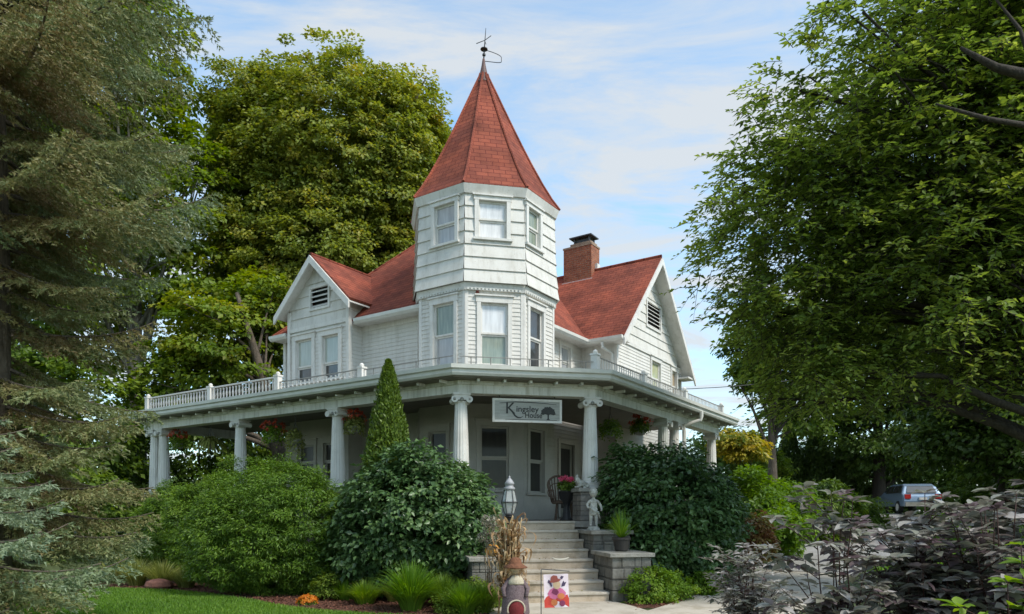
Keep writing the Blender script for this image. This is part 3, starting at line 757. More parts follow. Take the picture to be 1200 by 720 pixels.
# ------------------------------------------------------------------ steps and garden walls
def SQ(s, q): return mv(C0, U, s, Nf, q)
steps = empty("entry_steps", (*SQ(1.35, 1.5), 0), "broad concrete front steps with eight risers leading up to the porch", "steps")
st = MB()
for k in range(8):
    z1 = ZFLOOR - .17 * (7 - k) if k < 7 else ZFLOOR + .004
    q1 = 2.55 - .30 * k
    c = SQ(1.32, (q1 + .30) / 2 if k < 7 else q1 / 2 + .1)
    qa, qb = (0.30, q1)
    mid = SQ(1.32, (qa + qb) / 2)
    if k < 7: st.obox(mid, U, .93, (qb - qa) / 2, 0 if k == 0 else z1 - .19, z1 - .045)
    else: st.obox(mid, U, .93, (qb - qa) / 2, z1 - .19, z1 - .045)
st.build("riser", M['stepconc'], steps)
tr = MB()
for k in range(8):
    z1 = ZFLOOR - .17 * (7 - k) if k < 7 else ZFLOOR + .004
    q1 = 2.55 - .30 * k; mid = SQ(1.32, (0.28 + q1 + .025) / 2)
    tr.obox(mid, U, .935, (q1 + .025 - .28) / 2, z1 - .045, z1)
tr.build("tread", M['concrete'], steps, bevel=.008)

def gwall(name, s0, s1, q0, q1, z1, label, hgt=.05):
    p = SQ((s0 + s1) / 2, (q0 + q1) / 2)
    o = empty(name, (*p, 0), label, "wall")
    m = MB(); rows = max(2, int(round((z1 - .07) / .2))); rh = (z1 - .07) / rows
    for i in range(rows):
        nb = max(2, int(round((s1 - s0) / .42))); cw = (s1 - s0) / nb; sh = (.5 if i % 2 else 0)
        edges = [s0] + [s0 + (j + sh) * cw for j in range(0 if sh else 1, nb)] + [s1]
        for a, b in zip(edges[:-1], edges[1:]):
            if b - a < .03: continue
            j = random.uniform(-.008, .008); c = SQ((a + b) / 2, (q0 + q1) / 2)
            m.obox(c, U, (b - a) / 2 - .004, (q1 - q0) / 2 + j, i * rh + .003, (i + 1) * rh - .003)
    m.obox(p, U, (s1 - s0) / 2 - .02, (q1 - q0) / 2 - .02, 0, z1 - .07)
    m.build("block_courses", M['stonedark'], o, bevel=.01)
    c = MB(); c.obox(p, U, (s1 - s0) / 2 + .05, (q1 - q0) / 2 + .05, z1 - .07, z1); c.build("cap_slab", M['capstone'], o, bevel=.008)
    return o
gwall("garden_wall", 2.27, 2.98, 1.66, 2.66, .84, "low grey block cheek wall beside the bottom steps, below the potted spiky plant")
gwall("garden_wall", 2.27, 3.0, .34, 1.60, 1.20, "taller grey block cheek wall beside the upper steps, under the cherub statue")
gwall("garden_wall", -.15, .37, 1.66, 2.66, .80, "grey block cheek wall on the side of the steps with the pumpkin on it")
gwall("garden_wall", -.15, .37, .34, 1.60, 1.20, "upper grey block cheek wall hidden behind the corn stalks and leafy bush")

# ------------------------------------------------------------------ leaves
def rawmesh(name, verts, faces_flat, nper, mat, parent, v=None, smooth=False):
    me = bpy.data.meshes.new(name)
    nv = len(verts); nf = len(faces_flat) // nper
    me.vertices.add(nv); me.loops.add(nf * nper); me.polygons.add(nf)
    me.vertices.foreach_set("co", np.ascontiguousarray(verts, np.float32).ravel())
    me.loops.foreach_set("vertex_index", np.ascontiguousarray(faces_flat, np.int32))
    me.polygons.foreach_set("loop_start", np.arange(0, nf * nper, nper, dtype=np.int32))
    me.update(calc_edges=True)
    if v is not None:
        at_ = me.attributes.new("v", 'FLOAT', 'POINT'); at_.data.foreach_set("value", np.ascontiguousarray(v, np.float32))
    return link(name, me, mat, parent, smooth)
def nz(a): return a / np.maximum(np.linalg.norm(a, axis=1, keepdims=True), 1e-9)
def leaves(name, P, N, D, size, wid, v, mat, parent=None, fold=.25, fine=False, droop=.0):
    n = len(P); N = nz(N); D = nz(D - N * np.sum(D * N, 1, keepdims=True)); S = np.cross(N, D)
    size = np.broadcast_to(np.asarray(size, float).reshape(-1, 1), (n, 1)); w = size * wid * .5
    if not fine:
        vs = np.stack([P, P + D * size * .42 + S * w + N * w * fold, P + D * size - N * size * droop, P + D * size * .42 - S * w + N * w * fold], 1)
        idx = (np.arange(n)[:, None] * 4 + np.array([0, 1, 2, 0, 2, 3])[None]).ravel()
        return rawmesh(name, vs.reshape(-1, 3), idx, 3, mat, parent, np.repeat(v, 4))
    d = -N * size * droop
    vs = np.stack([P, P + D * size * .22 + S * w * .8 + N * w * fold, P + D * size * .52 + S * w + N * w * fold + d * .25, P + D * size * .8 + S * w * .5 + N * w * fold * .5 + d * .6, P + D * size + d,
                   P + D * size * .8 - S * w * .5 + N * w * fold * .5 + d * .6, P + D * size * .52 - S * w + N * w * fold + d * .25, P + D * size * .22 - S * w * .8 + N * w * fold, P + D * size * .5 + d * .22], 1)
    f = []
    for a in range(8): f += [8, a, (a + 1) % 8]
    idx = (np.arange(n)[:, None] * 9 + np.array(f)[None]).ravel()
    return rawmesh(name, vs.reshape(-1, 3), idx, 3, mat, parent, np.repeat(v, 9), True)

def ball(n):
    a = nz(rng.normal(size=(n, 3))); return a * (rng.random((n, 1)) ** (1 / 3))
def crown_clumps(lobes, n, inner=.35, power=1.0):
    """clump centres in a union of ellipsoids, most of them towards the outside, with an uneven outline"""
    vol = np.array([l[3] * l[4] * l[5] for l in lobes]) ** .8; pk = rng.choice(len(lobes), n, p=vol / vol.sum())
    d = nz(rng.normal(size=(n, 3))); r = inner + (1 - inner) * rng.random((n, 1)) ** .55
    L_ = np.array(lobes)[pk]
    ph = np.sin(d[:, :1] * 5.1 + L_[:, :1]) * np.cos(d[:, 1:2] * 4.3 + 1.7) * np.sin(d[:, 2:3] * 4.7 + .6)
    r = r * (1 + .16 * ph + rng.normal(0, .035, (n, 1)))
    return L_[:, :3] + d * r * L_[:, 3:6], d
def crown(name, lobes, nclump, per, leaf, mat, parent, cr=.7, flat=.38, wid=.7, inner=.35, vb=.5, vs=.22, up=.8, fine=False, droop=.12, lay=0.0, hang=.3, toplight=0.0):
    C, d = crown_clumps(lobes, nclump, inner)
    if lay:   # gather clumps in loose tiers
        C[:, 2] += lay * .3 * np.sin(C[:, 2] * 2 * math.pi / lay)
    n = nclump * per
    rad = cr * (.6 + .8 * rng.random((nclump, 1)))
    b = ball(n).reshape(nclump, per, 3); out = d.copy(); out[:, 2] *= .3; out = nz(out)
    off = b * rad[:, None, :]; off[:, :, 2] *= flat
    # the outer rim of each spray droops
    ro = np.sum(off[:, :, :2] * out[:, None, :2], 2)
    off[:, :, 2] -= np.maximum(ro, 0) * hang
    P = (C[:, None, :] + off).reshape(-1, 3)
    N = np.tile(np.array([0, 0, up]), (n, 1)) + np.repeat(d * .45, per, 0) + rng.normal(0, .42, (n, 3))
    D = np.repeat(out, per, 0) * .8 + b.reshape(-1, 3) * .8 + rng.normal(0, .5, (n, 3)); D[:, 2] -= .35
    v = np.clip(vb + np.repeat(rng.normal(0, vs, nclump), per) + rng.normal(0, .13, n), 0, 1)
    return leaves(name, P, N, D, leaf * (.7 + .6 * rng.random(n)), wid, v, mat, parent, .25, fine, droop), C

def sprays(lobes, nclump, ntw, per, leaf, mat, parent, tw=.5, wid=.5, inner=.3, vb=.5, vs=.18, droop=.35, nm="crown"):
    """crown of leafy twigs: each clump centre carries short twigs, leaves stand alternately along them"""
    C, d = crown_clumps(lobes, nclump, inner); n = nclump * ntw
    c = np.repeat(C, ntw, 0) + rng.normal(0, .10, (n, 3)); dd = np.repeat(d, ntw, 0)
    t = nz(dd * np.array([1, 1, .5]) * .9 + rng.normal(0, .75, (n, 3)) * np.array([1, 1, .55])); ln = tw * (.45 + .8 * rng.random((n, 1)))
    u = (np.arange(per) + .6) / per
    uu = np.tile(u, n)[:, None]; T = np.repeat(t, per, 0); LN = np.repeat(ln, per, 0); c0 = np.repeat(c, per, 0)
    P = c0 + T * LN * uu; P[:, 2] -= (LN[:, 0] * droop * uu[:, 0] ** 2)
    up = np.array([0, 0, 1.0]); S = nz(np.cross(T, up)); sg = np.tile(np.where(np.arange(per) % 2, 1.0, -1.0), n)[:, None]
    D = T * (.55 + .6 * uu) + S * sg * (1.05 - .8 * uu) + np.array([0, 0, -.35]) + rng.normal(0, .22, (n * per, 3))
    N = np.tile(up, (n * per, 1)) + rng.normal(0, .32, (n * per, 3)) + np.repeat(dd, per, 0) * .25
    v = np.clip(vb + np.repeat(rng.normal(0, vs, nclump), ntw * per) + np.repeat(rng.normal(0, .08, n), per) + rng.normal(0, .10, n * per), 0, 1)
    o = leaves(nm, P, N, D, leaf * (.6 + .6 * rng.random(n * per)) * (1.15 - .35 * uu[:, 0]), wid, v, mat, parent, .25, False, .12)
    if nm == "shoots": return o, C
    # the twigs themselves: thin three-sided rods in two pieces
    K = [c, c + t * ln * .5 - up * (ln * droop * .25), c + t * ln - up * (ln * droop)]
    A = nz(np.cross(t, up)); B = nz(np.cross(A, t)); vs_ = []
    for k, r in zip(K, (.007, .005, .002)):
        for a in range(3): vs_.append(k + (A * math.cos(a * 2.094) + B * math.sin(a * 2.094)) * r)
    V = np.stack(vs_, 1).reshape(-1, 3); f = []
    for i in range(2):
        for a in range(3): f += [i * 3 + a, i * 3 + (a + 1) % 3, i * 3 + 3 + (a + 1) % 3, i * 3 + 3 + a]
    rawmesh("twigs", V, (np.arange(n)[:, None] * 9 + np.array(f)[None]).ravel(), 4, M['barkdark'], parent)
    return o, C

def limbs(name, base, top, r0, C, mat, parent, n=26, start=.35, r1=.02, lean=None):
    m = MB(); base = np.array(base, float); top = np.array(top, float)
    k = 9; tp = []
    for i in range(k):
        t = i / (k - 1); p = base * (1 - t) + top * t
        p[:2] += np.array([math.sin(t * 5.1 + base[0]) * .12, math.cos(t * 4.1 + base[1]) * .12]) * t * np.linalg.norm(top - base) * .12
        tp.append(p)
    rad = [r0 * (1.35 if i == 0 else 1) * (1 - .8 * i / (k - 1)) for i in range(k)]
    m.tube(tp, rad, 12)
    sel = rng.choice(len(C), min(n, len(C)), replace=False)
    for s in sel:
        c = C[s]; t = start + (1 - start) * rng.random() * .9
        i = min(k - 1, int(t * (k - 1))); p0 = tp[i]
        hz = np.linalg.norm(c[:2] - p0[:2])
        while i > 1 and c[2] - tp[i][2] < hz * .25: i -= 1
        p0 = tp[i]
        ra = rad[i] * .42; pts = []
        for q in range(7):
            u = q / 6; p = p0 * (1 - u) + c * u; p[2] += math.sin(u * math.pi) * hz * .10; p += rng.normal(0, .03, 3) * hz * .5 * math.sin(u * math.pi); pts.append(p)
        m.tube(pts, [max(r1, ra * (1 - u / 6.3)) for u in range(7)], 7)
        if q and rng.random() < .8:
            j = rng.integers(0, len(C)); nb = C[np.argsort(np.linalg.norm(C - c, axis=1))[1:4]]
            for e in nb[:2]:
                p0_ = pts[4]; m.tube([p0_, (p0_ + e) / 2 + rng.normal(0, .06, 3), e], [max(r1, ra * .3), r1, r1 * .6], 5)
    return m.build(name, mat, parent, True)

def tree(name, label, base, top, r0, lobes, nclump, per, leaf, lm, bark='bark', group=None, nl=26, start=.35, cat="tree", twiggy=0, **kw):
    o = empty(name, base, label, cat, group)
    if twiggy: _, C = sprays(lobes, nclump, twiggy, per, leaf, M[lm], o, **kw)
    else: _, C = crown("crown", lobes, nclump, per, leaf, M[lm], o, **kw)
    limbs("trunk", base, top, r0, C, M[bark], o, nl, start)
    return o

M['maple'] = leafmat("maple leaves", [(0.120, 0.165, 0.028), (0.205, 0.250, 0.042), (0.30, 0.31, 0.055), (0.42, 0.33, 0.06)], .38)
M['green'] = leafmat("green leaves", [(0.050, 0.095, 0.016), (0.11, 0.18, 0.026), (0.20, 0.27, 0.04)], .38)
M['yellowgreen'] = leafmat("yellow green leaves", [(0.09, 0.15, 0.016), (0.17, 0.24, 0.026), (0.30, 0.31, 0.045)], .4)
M['elm'] = leafmat("elm leaves", [(0.075, 0.120, 0.028), (0.138, 0.205, 0.042), (0.21, 0.285, 0.058), (0.29, 0.35, 0.08)], .5, gloss=.06)
M['dark'] = leafmat("dark leaves", [(0.035, 0.065, 0.014), (0.070, 0.120, 0.022), (0.12, 0.18, 0.032)], .3)
M['viburnum'] = leafmat("viburnum leaves", [(0.040, 0.085, 0.028), (0.080, 0.150, 0.045), (0.15, 0.24, 0.08)], .22, rough=.38, gloss=.09)
M['yew'] = leafmat("yew needles", [(0.045, 0.095, 0.012), (0.095, 0.180, 0.018), (0.17, 0.27, 0.030)], .25, gloss=.05)
M['thuja'] = leafmat("thuja scales", [(0.050, 0.090, 0.012), (0.100, 0.160, 0.018), (0.17, 0.23, 0.030)], .25)
M['spruce'] = leafmat("spruce needles", [(0.225, 0.165, 0.080), (0.235, 0.215, 0.090), (0.205, 0.230, 0.095), (0.185, 0.235, 0.115), (0.225, 0.280, 0.175)], .25, gloss=.05)
M['dogwood'] = leafmat("purple grey leaves", [(0.070, 0.040, 0.046), (0.150, 0.110, 0.118), (0.195, 0.205, 0.150), (0.43, 0.40, 0.385)], .22, rough=.4, gloss=.07)
M['lime'] = leafmat("lime leaves", [(0.09, 0.17, 0.018), (0.16, 0.27, 0.028), (0.26, 0.35, 0.05)], .4)
M['blade'] = leafmat("grass blades", [(0.060, 0.14, 0.016), (0.12, 0.24, 0.026), (0.20, 0.32, 0.04)], .35)
M['olive'] = leafmat("olive grass", [(0.13, 0.17, 0.04), (0.24, 0.27, 0.07), (0.34, 0.34, 0.12)], .35)
M['yellow'] = leafmat("yellow leaves", [(0.12, 0.17, 0.03), (0.26, 0.26, 0.03), (0.44, 0.34, 0.04)], .4)
M['rusty'] = leafmat("rusty leaves", [(0.16, 0.07, 0.03), (0.28, 0.14, 0.06), (0.22, 0.20, 0.05)], .35)
M['orangefl'] = leafmat("orange petals", [(0.45, 0.13, 0.01), (0.65, 0.22, 0.02), (0.75, 0.36, 0.04)], .3)
M['pinkfl'] = leafmat("pink petals", [(0.60, 0.05, 0.12), (0.75, 0.12, 0.22), (0.80, 0.22, 0.32)], .3)
M['redfl'] = leafmat("red petals", [(0.40, 0.04, 0.03), (0.55, 0.10, 0.05), (0.60, 0.20, 0.10)], .3)
M['husk'] = leafmat("dry corn husk", [(0.16, 0.085, 0.04), (0.32, 0.20, 0.10), (0.50, 0.37, 0.21), (0.62, 0.50, 0.33)], .25)

# ------------------------------------------------------------------ ground
def hgt(x, y):
    t = min(1, max(0, (y - 16) / 22)); t = t * t * (3 - 2 * t)
    return 1.45 * t
def ground_grid():
    xs = list(np.arange(-60, -16, 4)) + list(np.arange(-16, 24, 1.0)) + list(np.arange(24, 64, 4)); ys = list(np.arange(-30, 4, 4)) + list(np.arange(4, 50, 1.0)) + list(np.arange(50, 130, 8))
    xs = [-900, -300, -120] + xs + [120, 300, 900]; ys = [-900, -200, -60] + ys + [200, 500, 1500]
    v = [(x, y, hgt(x, y)) for y in ys for x in xs]; nx = len(xs)
    f = [(j * nx + i, j * nx + i + 1, (j + 1) * nx + i + 1, (j + 1) * nx + i) for j in range(len(ys) - 1) for i in range(nx - 1)]
    me = bpy.data.meshes.new("ground"); me.from_pydata(v, [], f); return tag(link("ground", me, M['soil'], None, True), kind="structure")
ground_grid()
def sheet(name, poly, z, mat):
    me = bpy.data.meshes.new(name); me.from_pydata([(x, y, z) for x, y in poly], [], [tuple(range(len(poly)))])
    return tag(link(name, me, mat), kind="structure")
LAWN = [(-12, 3), (-.35, 3), (-.35, 9.6), (-1.2, 10.2), (-2.0, 10.45), (-3.0, 10.85), (-3.7, 11.35), (-4.6, 12.2), (-5.6, 13.0), (-6.6, 13.6), (-8, 14.0), (-12, 14.3)]
sheet("lawn", LAWN, .006, M['lawn'])
BEDL = [(-.36, 9.6), (-.36, 12.2), (-1.0, 15.2), (-4, 15.9), (-12, 15.95), (-12, 14.3), (-8, 14.0), (-6.6, 13.6), (-5.6, 13.0), (-4.6, 12.2), (-3.7, 11.35), (-3.0, 10.85), (-2.0, 10.45), (-1.2, 10.2)]
sheet("mulch_bed", BEDL, .010, M['mulch'])
BEDR = [(2.05, 11.15), (2.45, 11.2), (5.05, 15.3), (5.4, 15.95), (2.6, 15.95), (1.9, 14.6), (1.9, 11.6)]
sheet("mulch_bed", BEDR, .010, M['mulch'])
def ribbon(name, cl, w, z, mat, crv=40):
    pts = [Vector(p) for p in cl]; out = []
    for i in range(len(pts) - 1):
        p0 = pts[max(i - 1, 0)]; p1 = pts[i]; p2 = pts[i + 1]; p3 = pts[min(i + 2, len(pts) - 1)]
        for k in range(10):
            t = k / 10; out.append(.5 * ((2 * p1) + (p2 - p0) * t + (2 * p0 - 5 * p1 + 4 * p2 - p3) * t * t + (-p0 + 3 * p1 - 3 * p2 + p3) * t ** 3))
    out.append(pts[-1]); v = []
    for i, p in enumerate(out):
        d = (out[min(i + 1, len(out) - 1)] - out[max(i - 1, 0)]).to_2d().normalized(); nn = Vector((-d.y, d.x))
        for s_ in (-1, -.33, .33, 1):
            q = p.to_2d() + nn * s_ * p.z / 2; v.append((q.x, q.y, hgt(q.x, q.y) + z))
    f = [(i * 4 + k, i * 4 + k + 1, i * 4 + 5 + k, i * 4 + 4 + k) for i in range(len(out) - 1) for k in range(3)]
    me = bpy.data.meshes.new(name); me.from_pydata(v, [], f); return tag(link(name, me, mat), kind="structure")
b0 = SQ(1.1, 2.5)
ribbon("front_walk", [(b0[0], b0[1], 2.35), (.95, 10.2, 2.5), (.9, 7.0, 2.5), (.9, 3, 2.5)], 0, .014, M['concrete'])
ribbon("side_path", [(1.0, 8.2, 1.9), (2.6, 9.8, 2.0), (4.4, 12.6, 2.0), (6.3, 15.6, 2.0), (8.4, 19.5, 2.3)], 0, .018, M['concrete'])
ribbon("driveway", [(7.4, 17.5, 2.2), (9.6, 21.0, 3.0), (12.5, 26, 5), (16, 34, 7), (19, 44, 7), (22, 60, 7)], 0, .026, M['asphalt'])

def inpoly(P, poly):
    x, y = P[:, 0], P[:, 1]; c = np.zeros(len(P), bool); n = len(poly)
    for i in range(n):
        x0, y0 = poly[i]; x1, y1 = poly[(i + 1) % n]
        if y0 == y1: continue
        k = ((y0 > y) != (y1 > y)) & (x < (x1 - x0) * (y - y0) / (y1 - y0) + x0); c ^= k
    return c
def scatter(poly, n, x0, x1, y0, y1):
    P = np.column_stack([rng.uniform(x0, x1, n), rng.uniform(y0, y1, n)]); return P[inpoly(P, poly)]
g = scatter(LAWN, 150000, -9, -.3, 8.6, 14.3); n = len(g)
P = np.column_stack([g, np.full(n, .006)]); a = rng.uniform(0, 6.283, n); H = .035 + .03 * rng.random(n)
D = np.column_stack([np.cos(a) * .35, np.sin(a) * .35, np.ones(n)]); N = np.column_stack([np.cos(a), np.sin(a), np.full(n, -.35)])
vv = np.clip(.5 + .18 * np.sin(g[:, 0] * 1.3) * np.cos(g[:, 1] * 1.7) + rng.normal(0, .2, n), 0, 1)
tag(leaves("lawn_grass", P, N, D, H, .22, vv, M['blade']), "short mown green lawn grass in front of the mulch bed", "grass", kind="stuff")
for poly, bb, nn, lb in ((BEDL, (-9, -.3, 9.8, 14.5), 16000, "reddish brown bark mulch chips between lawn and bushes"), (BEDR, (1.8, 5.6, 11, 16), 6000, "reddish brown bark mulch chips beside the curving side path")):
    g = scatter(poly, nn, *bb); n = len(g)
    P = np.column_stack([g, .012 + .02 * rng.random(n)]); D = rng.normal(size=(n, 3)) * np.array([1, 1, .25]); N = np.tile([0, 0, 1.0], (n, 1)) + rng.normal(0, .35, (n, 3))
    tag(leaves("mulch_chips", P, N, D, .03 + .04 * rng.random(n), .5, rng.random(n), M['chips']), lb, "mulch", kind="stuff")

# ------------------------------------------------------------------ trees and shrubs
tree("maple_tree", "huge round olive-green maple rising behind the house beside the tower", (at(352, 30), 30, 1.1), (at(385, 30), 30, 17.5), .55,
     [(at(402, 30), 30, zat(205, 30), 4.8, 4.2, 4.7), (at(470, 30), 29.5, zat(215, 30), 2.3, 3.0, 4.2), (at(325, 30), 30, zat(250, 30), 3.1, 3.4, 5.6), (at(400, 30), 29.5, zat(330, 30), 4.4, 3.8, 3.6), (at(300, 30), 30, zat(140, 30), 2.0, 2.6, 2.2)],
     3800, 70, .155, 'maple', 'bark', nl=80, cr=.46, flat=.46, inner=.62, vb=.42, vs=.16, lay=.4, hang=.35)
tree("leafy_tree", "pale green broadleaf tree reaching above the spruce behind the porch end", (at(165, 27), 27, 1.0), (at(150, 27), 27, 16), .4,
     [(at(130, 27), 27, zat(90, 27), 3.1, 3.0, 4.6), (at(215, 27), 27.5, zat(260, 27), 2.2, 2.6, 4.6), (at(85, 27), 27, zat(300, 27), 3.2, 3.0, 5.0)],
     620, 90, .20, 'yellowgreen', 'barkgrey', nl=30, cr=.65, flat=.34, inner=.4, vb=.42)
tree("leafy_tree", "yellow-green tree with a thick leaning trunk low behind the far balustrade", (at(352, 24), 24, .3), (at(283, 24.6), 24.6, zat(345, 24.6)), .36,
     [(at(262, 25), 25, zat(400, 25), 2.1, 2.0, 2.0), (at(205, 25), 25.5, zat(455, 25), 1.8, 1.8, 1.8), (at(300, 25), 26, zat(360, 25), 1.4, 1.4, 1.8)],
     230, 80, .19, 'yellowgreen', 'bark', nl=18, cr=.6, flat=.34, vb=.5)
tree("leafy_tree", "dark leafy tree filling the gap behind the spruce's trunk", (at(15, 24), 24, .8), (at(15, 24), 24, 12), .35,
     [(at(10, 24), 24, zat(300, 24), 3.0, 3.0, 5.5), (at(80, 24), 24, zat(500, 24), 3.0, 2.4, 2.4), (at(-40, 24), 24, zat(60, 24), 3.0, 3.0, 4.5)],
     420, 80, .20, 'green', 'bark', nl=20, cr=.7, flat=.4, vb=.4)
# thicket behind the porch at the far left
for (px, d, py, r, hz, mt, lb) in ((235, 26, 500, 2.6, 2.9, 'green', "tall mid green bush seen through the far end of the porch"), (318, 30, 500, 2.2, 3.2, 'dark', "dark evergreen bush showing between the second and third column"),
                                    (120, 25, 570, 2.6, 2.2, 'dark', "dark bush beyond the porch end beneath the spruce boughs"),
                                    (300, 27, 535, 2.4, 2.4, 'dark', "tall dark bush against the house corner, seen through the porch"),
                                    (40, 20, 590, 2.6, 1.6, 'green', "loose green bush low behind the spruce trunk")):
    o = empty("background_bush", (at(px, d), d, .3), lb, "bush", "bushes beyond the porch")
    _, C = crown("foliage", [(at(px, d), d, zat(py, d), r, r * .8, hz)], 90, 80, .16, M[mt], o, cr=.5, flat=.5)
    limbs("stem", (at(px, d), d, hgt(0, d)), (at(px, d), d, zat(py, d)), .08, C, M['barkdark'], o, 8)

# the big tree reaching in over the path: trunk stands outside the picture
TB = (11.2, 12.2)
tree("shade_tree", "big dark-leaved shade tree reaching in over the car and side path", (TB[0], TB[1], 0), (8.6, 12.0, 8.8), .36,
     [(7.3, 12.0, 7.9, 3.2, 2.6, 2.7), (5.3, 12.2, 6.6, 2.1, 1.8, 1.9), (7.6, 12.0, 5.3, 3.2, 2.4, 1.9), (9.4, 12.2, 7.6, 3.0, 2.6, 4.2), (4.75, 12.0, 5.1, 1.15, 1.2, .9), (5.6, 12.0, 3.95, 1.3, 1.3, .8), (8.6, 11.6, 10.0, 2.4, 2.0, 1.8)],
     2900, 9, .135, 'elm', 'barkdark', nl=110, start=.3, twiggy=6, tw=.52, wid=.5, inner=.25, vb=.56, vs=.22)

# the bare limb that shows in front of its crown is part of its trunk
_t = [o for o in bpy.data.objects if o.name.startswith("trunk") and o.parent and o.parent.name == "shade_tree"][0]
_m = MB(); _m.tube([(11.0, 12.0, 4.6), (9.9, 10.9, 5.4), (8.5, 9.8, 6.1), (7.45, 9.1, 6.75), (6.75, 9.0, 7.15), (6.2, 8.95, 7.25), (5.75, 8.95, 7.5)], [.20, .17, .14, .105, .08, .05, .02], 10)
_m.tube([(7.45, 9.1, 6.75), (6.7, 8.9, 6.45), (6.0, 8.8, 6.5), (5.4, 8.9, 6.75)], [.05, .04, .03, .012], 7)
_m.tube([(6.75, 9.0, 7.15), (6.7, 9.2, 7.9), (6.4, 9.4, 8.6)], [.04, .025, .01], 6)
_o = _m.build("limb", M['barkdark'], _t.parent, True)
# background on the right
tree("leafy_tree", "sunlit tree standing just beyond the gable end of the house", (at(905, 36), 36, 1.4), (at(905, 36), 36, 9), .3,
     [(at(900, 36), 36, zat(405, 36), 2.3, 2.2, 2.6), (at(950, 36), 37, zat(430, 36), 2.6, 2.4, 3.6)], 260, 80, .22, 'green', 'bark', nl=20, cr=.7, flat=.35, vb=.45)
tree("leafy_tree", "tall dark tree closing the view above the parked car", (at(1030, 40), 40, 1.4), (at(1030, 40), 40, 13), .4,
     [(at(1020, 40), 40, zat(420, 40), 4.6, 3.5, 6.0), (at(1110, 40), 40, zat(440, 40), 4.6, 3.5, 6.5), (at(1060, 40), 40, zat(515, 40), 5.0, 3.0, 2.4)], 560, 80, .24, 'dark', 'barkdark', nl=34, cr=.85, flat=.38, vb=.5)
tree("leafy_tree", "dark tree at the edge behind the purple-leaved shrub", (at(1180, 24), 24, .5), (at(1180, 24), 24, 9), .3,
     [(at(1180, 24), 24, zat(430, 24), 3.0, 2.6, 4.0), (at(1230, 24), 23, zat(520, 24), 3.2, 2.4, 2.2), (at(1130, 24), 25, zat(505, 24), 1.5, 1.6, 1.3)], 420, 80, .18, 'dark', 'barkdark', nl=24, cr=.6, flat=.4, vb=.4)

for (px, d, py, r, hz, mt, lb) in ((1010, 46, 560, 4.0, 2.6, 'dark', "dark thicket directly behind the parked car"),
                                    (930, 44, 560, 3.4, 2.6, 'dark', "dark thicket at the far end of the driveway behind the arborvitaes"),
                                    (1130, 44, 550, 4.4, 3.2, 'dark', "dark thicket behind the silver-blue car's far side"),
                                    (860, 40, 545, 3.0, 2.2, 'green', "green thicket just past the porch end, behind the golden bush"),
                                    (1230, 30, 560, 3.6, 2.6, 'dark', "dark thicket at the edge beyond the green sprigs")):
    o = empty("background_bush", (at(px, d), d, 1.4), lb, "bush", "bushes beyond the driveway")
    _, C = crown("foliage", [(at(px, d), d, zat(py, d), r, r * .8, hz)], 120, 80, .24, M[mt], o, cr=.75, flat=.5)
    limbs("stem", (at(px, d), d, hgt(0, d)), (at(px, d), d, zat(py, d)), .1, C, M['barkdark'], o, 8)

def thuja(px, d, top, w, lb, name="arborvitae", mt='thuja', n=26000, leaf=.085, group=None, zb=None, x=None):
    x = at(px, d) if x is None else x; z0 = hgt(x, d) if zb is None else zb; zt = zat(top, d); H = zt - z0
    o = empty(name, (x, d, z0), lb, "shrub", group)
    k = 260; t = rng.random(n) ** .85; cl = rng.integers(0, k, n)
    ca = rng.uniform(0, 6.283, k); ct = rng.random(k) ** .8
    t = np.clip(ct[cl] + rng.normal(0, .035, n), .0, 1); a = ca[cl] + rng.normal(0, .16, n) / (1.05 - t)
    rr = w * np.clip((1 - t), 0, 1) ** .66 * np.minimum(1, .55 + t * 3.0) * (.56 + .58 * rng.random(k)[cl]) * (.55 + .45 * rng.random(n) ** .4)
    P = np.column_stack([x + rr * np.cos(a), d + rr * np.sin(a), z0 + .05 + t * H * .97])
    out = np.column_stack([np.cos(a), np.sin(a), np.zeros(n)])
    D = out * .45 + np.array([0, 0, 1.0]) + rng.normal(0, .35, (n, 3)); N = np.cross(D, rng.normal(size=(n, 3)))*.6 + out * .8
    v = np.clip(.45 + rng.normal(0, .15, k)[cl] + rng.normal(0, .15, n), 0, 1)
    leaves("foliage", P, N, D, leaf * (.7 + .6 * rng.random(n)), .42, v, M[mt], o, .1)
    m = MB(); m.tube([(x, d, z0 - .05), (x, d, z0 + H * .9)], [.06, .01], 8); m.build("stem", M['barkdark'], o)
    return o
thuja(455, 13.4, 420, .74, "pointed green arborvitae standing in front of the porch between round bushes", n=60000, leaf=.07)
for px, tp, lb in ((925, 492, "slim dark arborvitae next to the sunlit tree beyond the gable end"), (956, 486, "slim dark arborvitae in the middle of the distant row of three"), (990, 500, "slim dark arborvitae beneath the shade tree's lowest boughs, beside the car")):
    thuja(px, 42, tp, 1.2, lb, n=9000, leaf=.20, group="distant arborvitaes", mt='dark')

def bush(name, label, lobes, nclump, per, leaf, mt, cr=.22, flat=.6, wid=.62, group=None, cat="bush", zs=0, stem=.03, **kw):
    c = lobes[0]; o = empty(name, (c[0], c[1], zs), label, cat, group)
    _, C = crown("foliage", lobes, nclump, per, leaf, M[mt], o, cr=cr, flat=flat, wid=wid, **kw)
    if name == "round_bush":      # stray shoots past the clipped outline
        yw = name == "yew_bush"
        sprays([(l[0], l[1], l[2], l[3] * .97, l[4] * .97, l[5] * .97) for l in lobes], 90 if not yw else 160, 2 if not yw else 3, 9 if not yw else 14, leaf * 1.05, M[mt], o, tw=.26, wid=wid, inner=.95, vb=kw.get('vb', .5) + .1, vs=.2, nm="shoots")
    limbs("stem", (c[0], c[1], zs), (c[0], c[1], c[2] + c[5] * .3), stem, C, M['barkdark'], o, 14, start=.1, r1=.006)
    return o
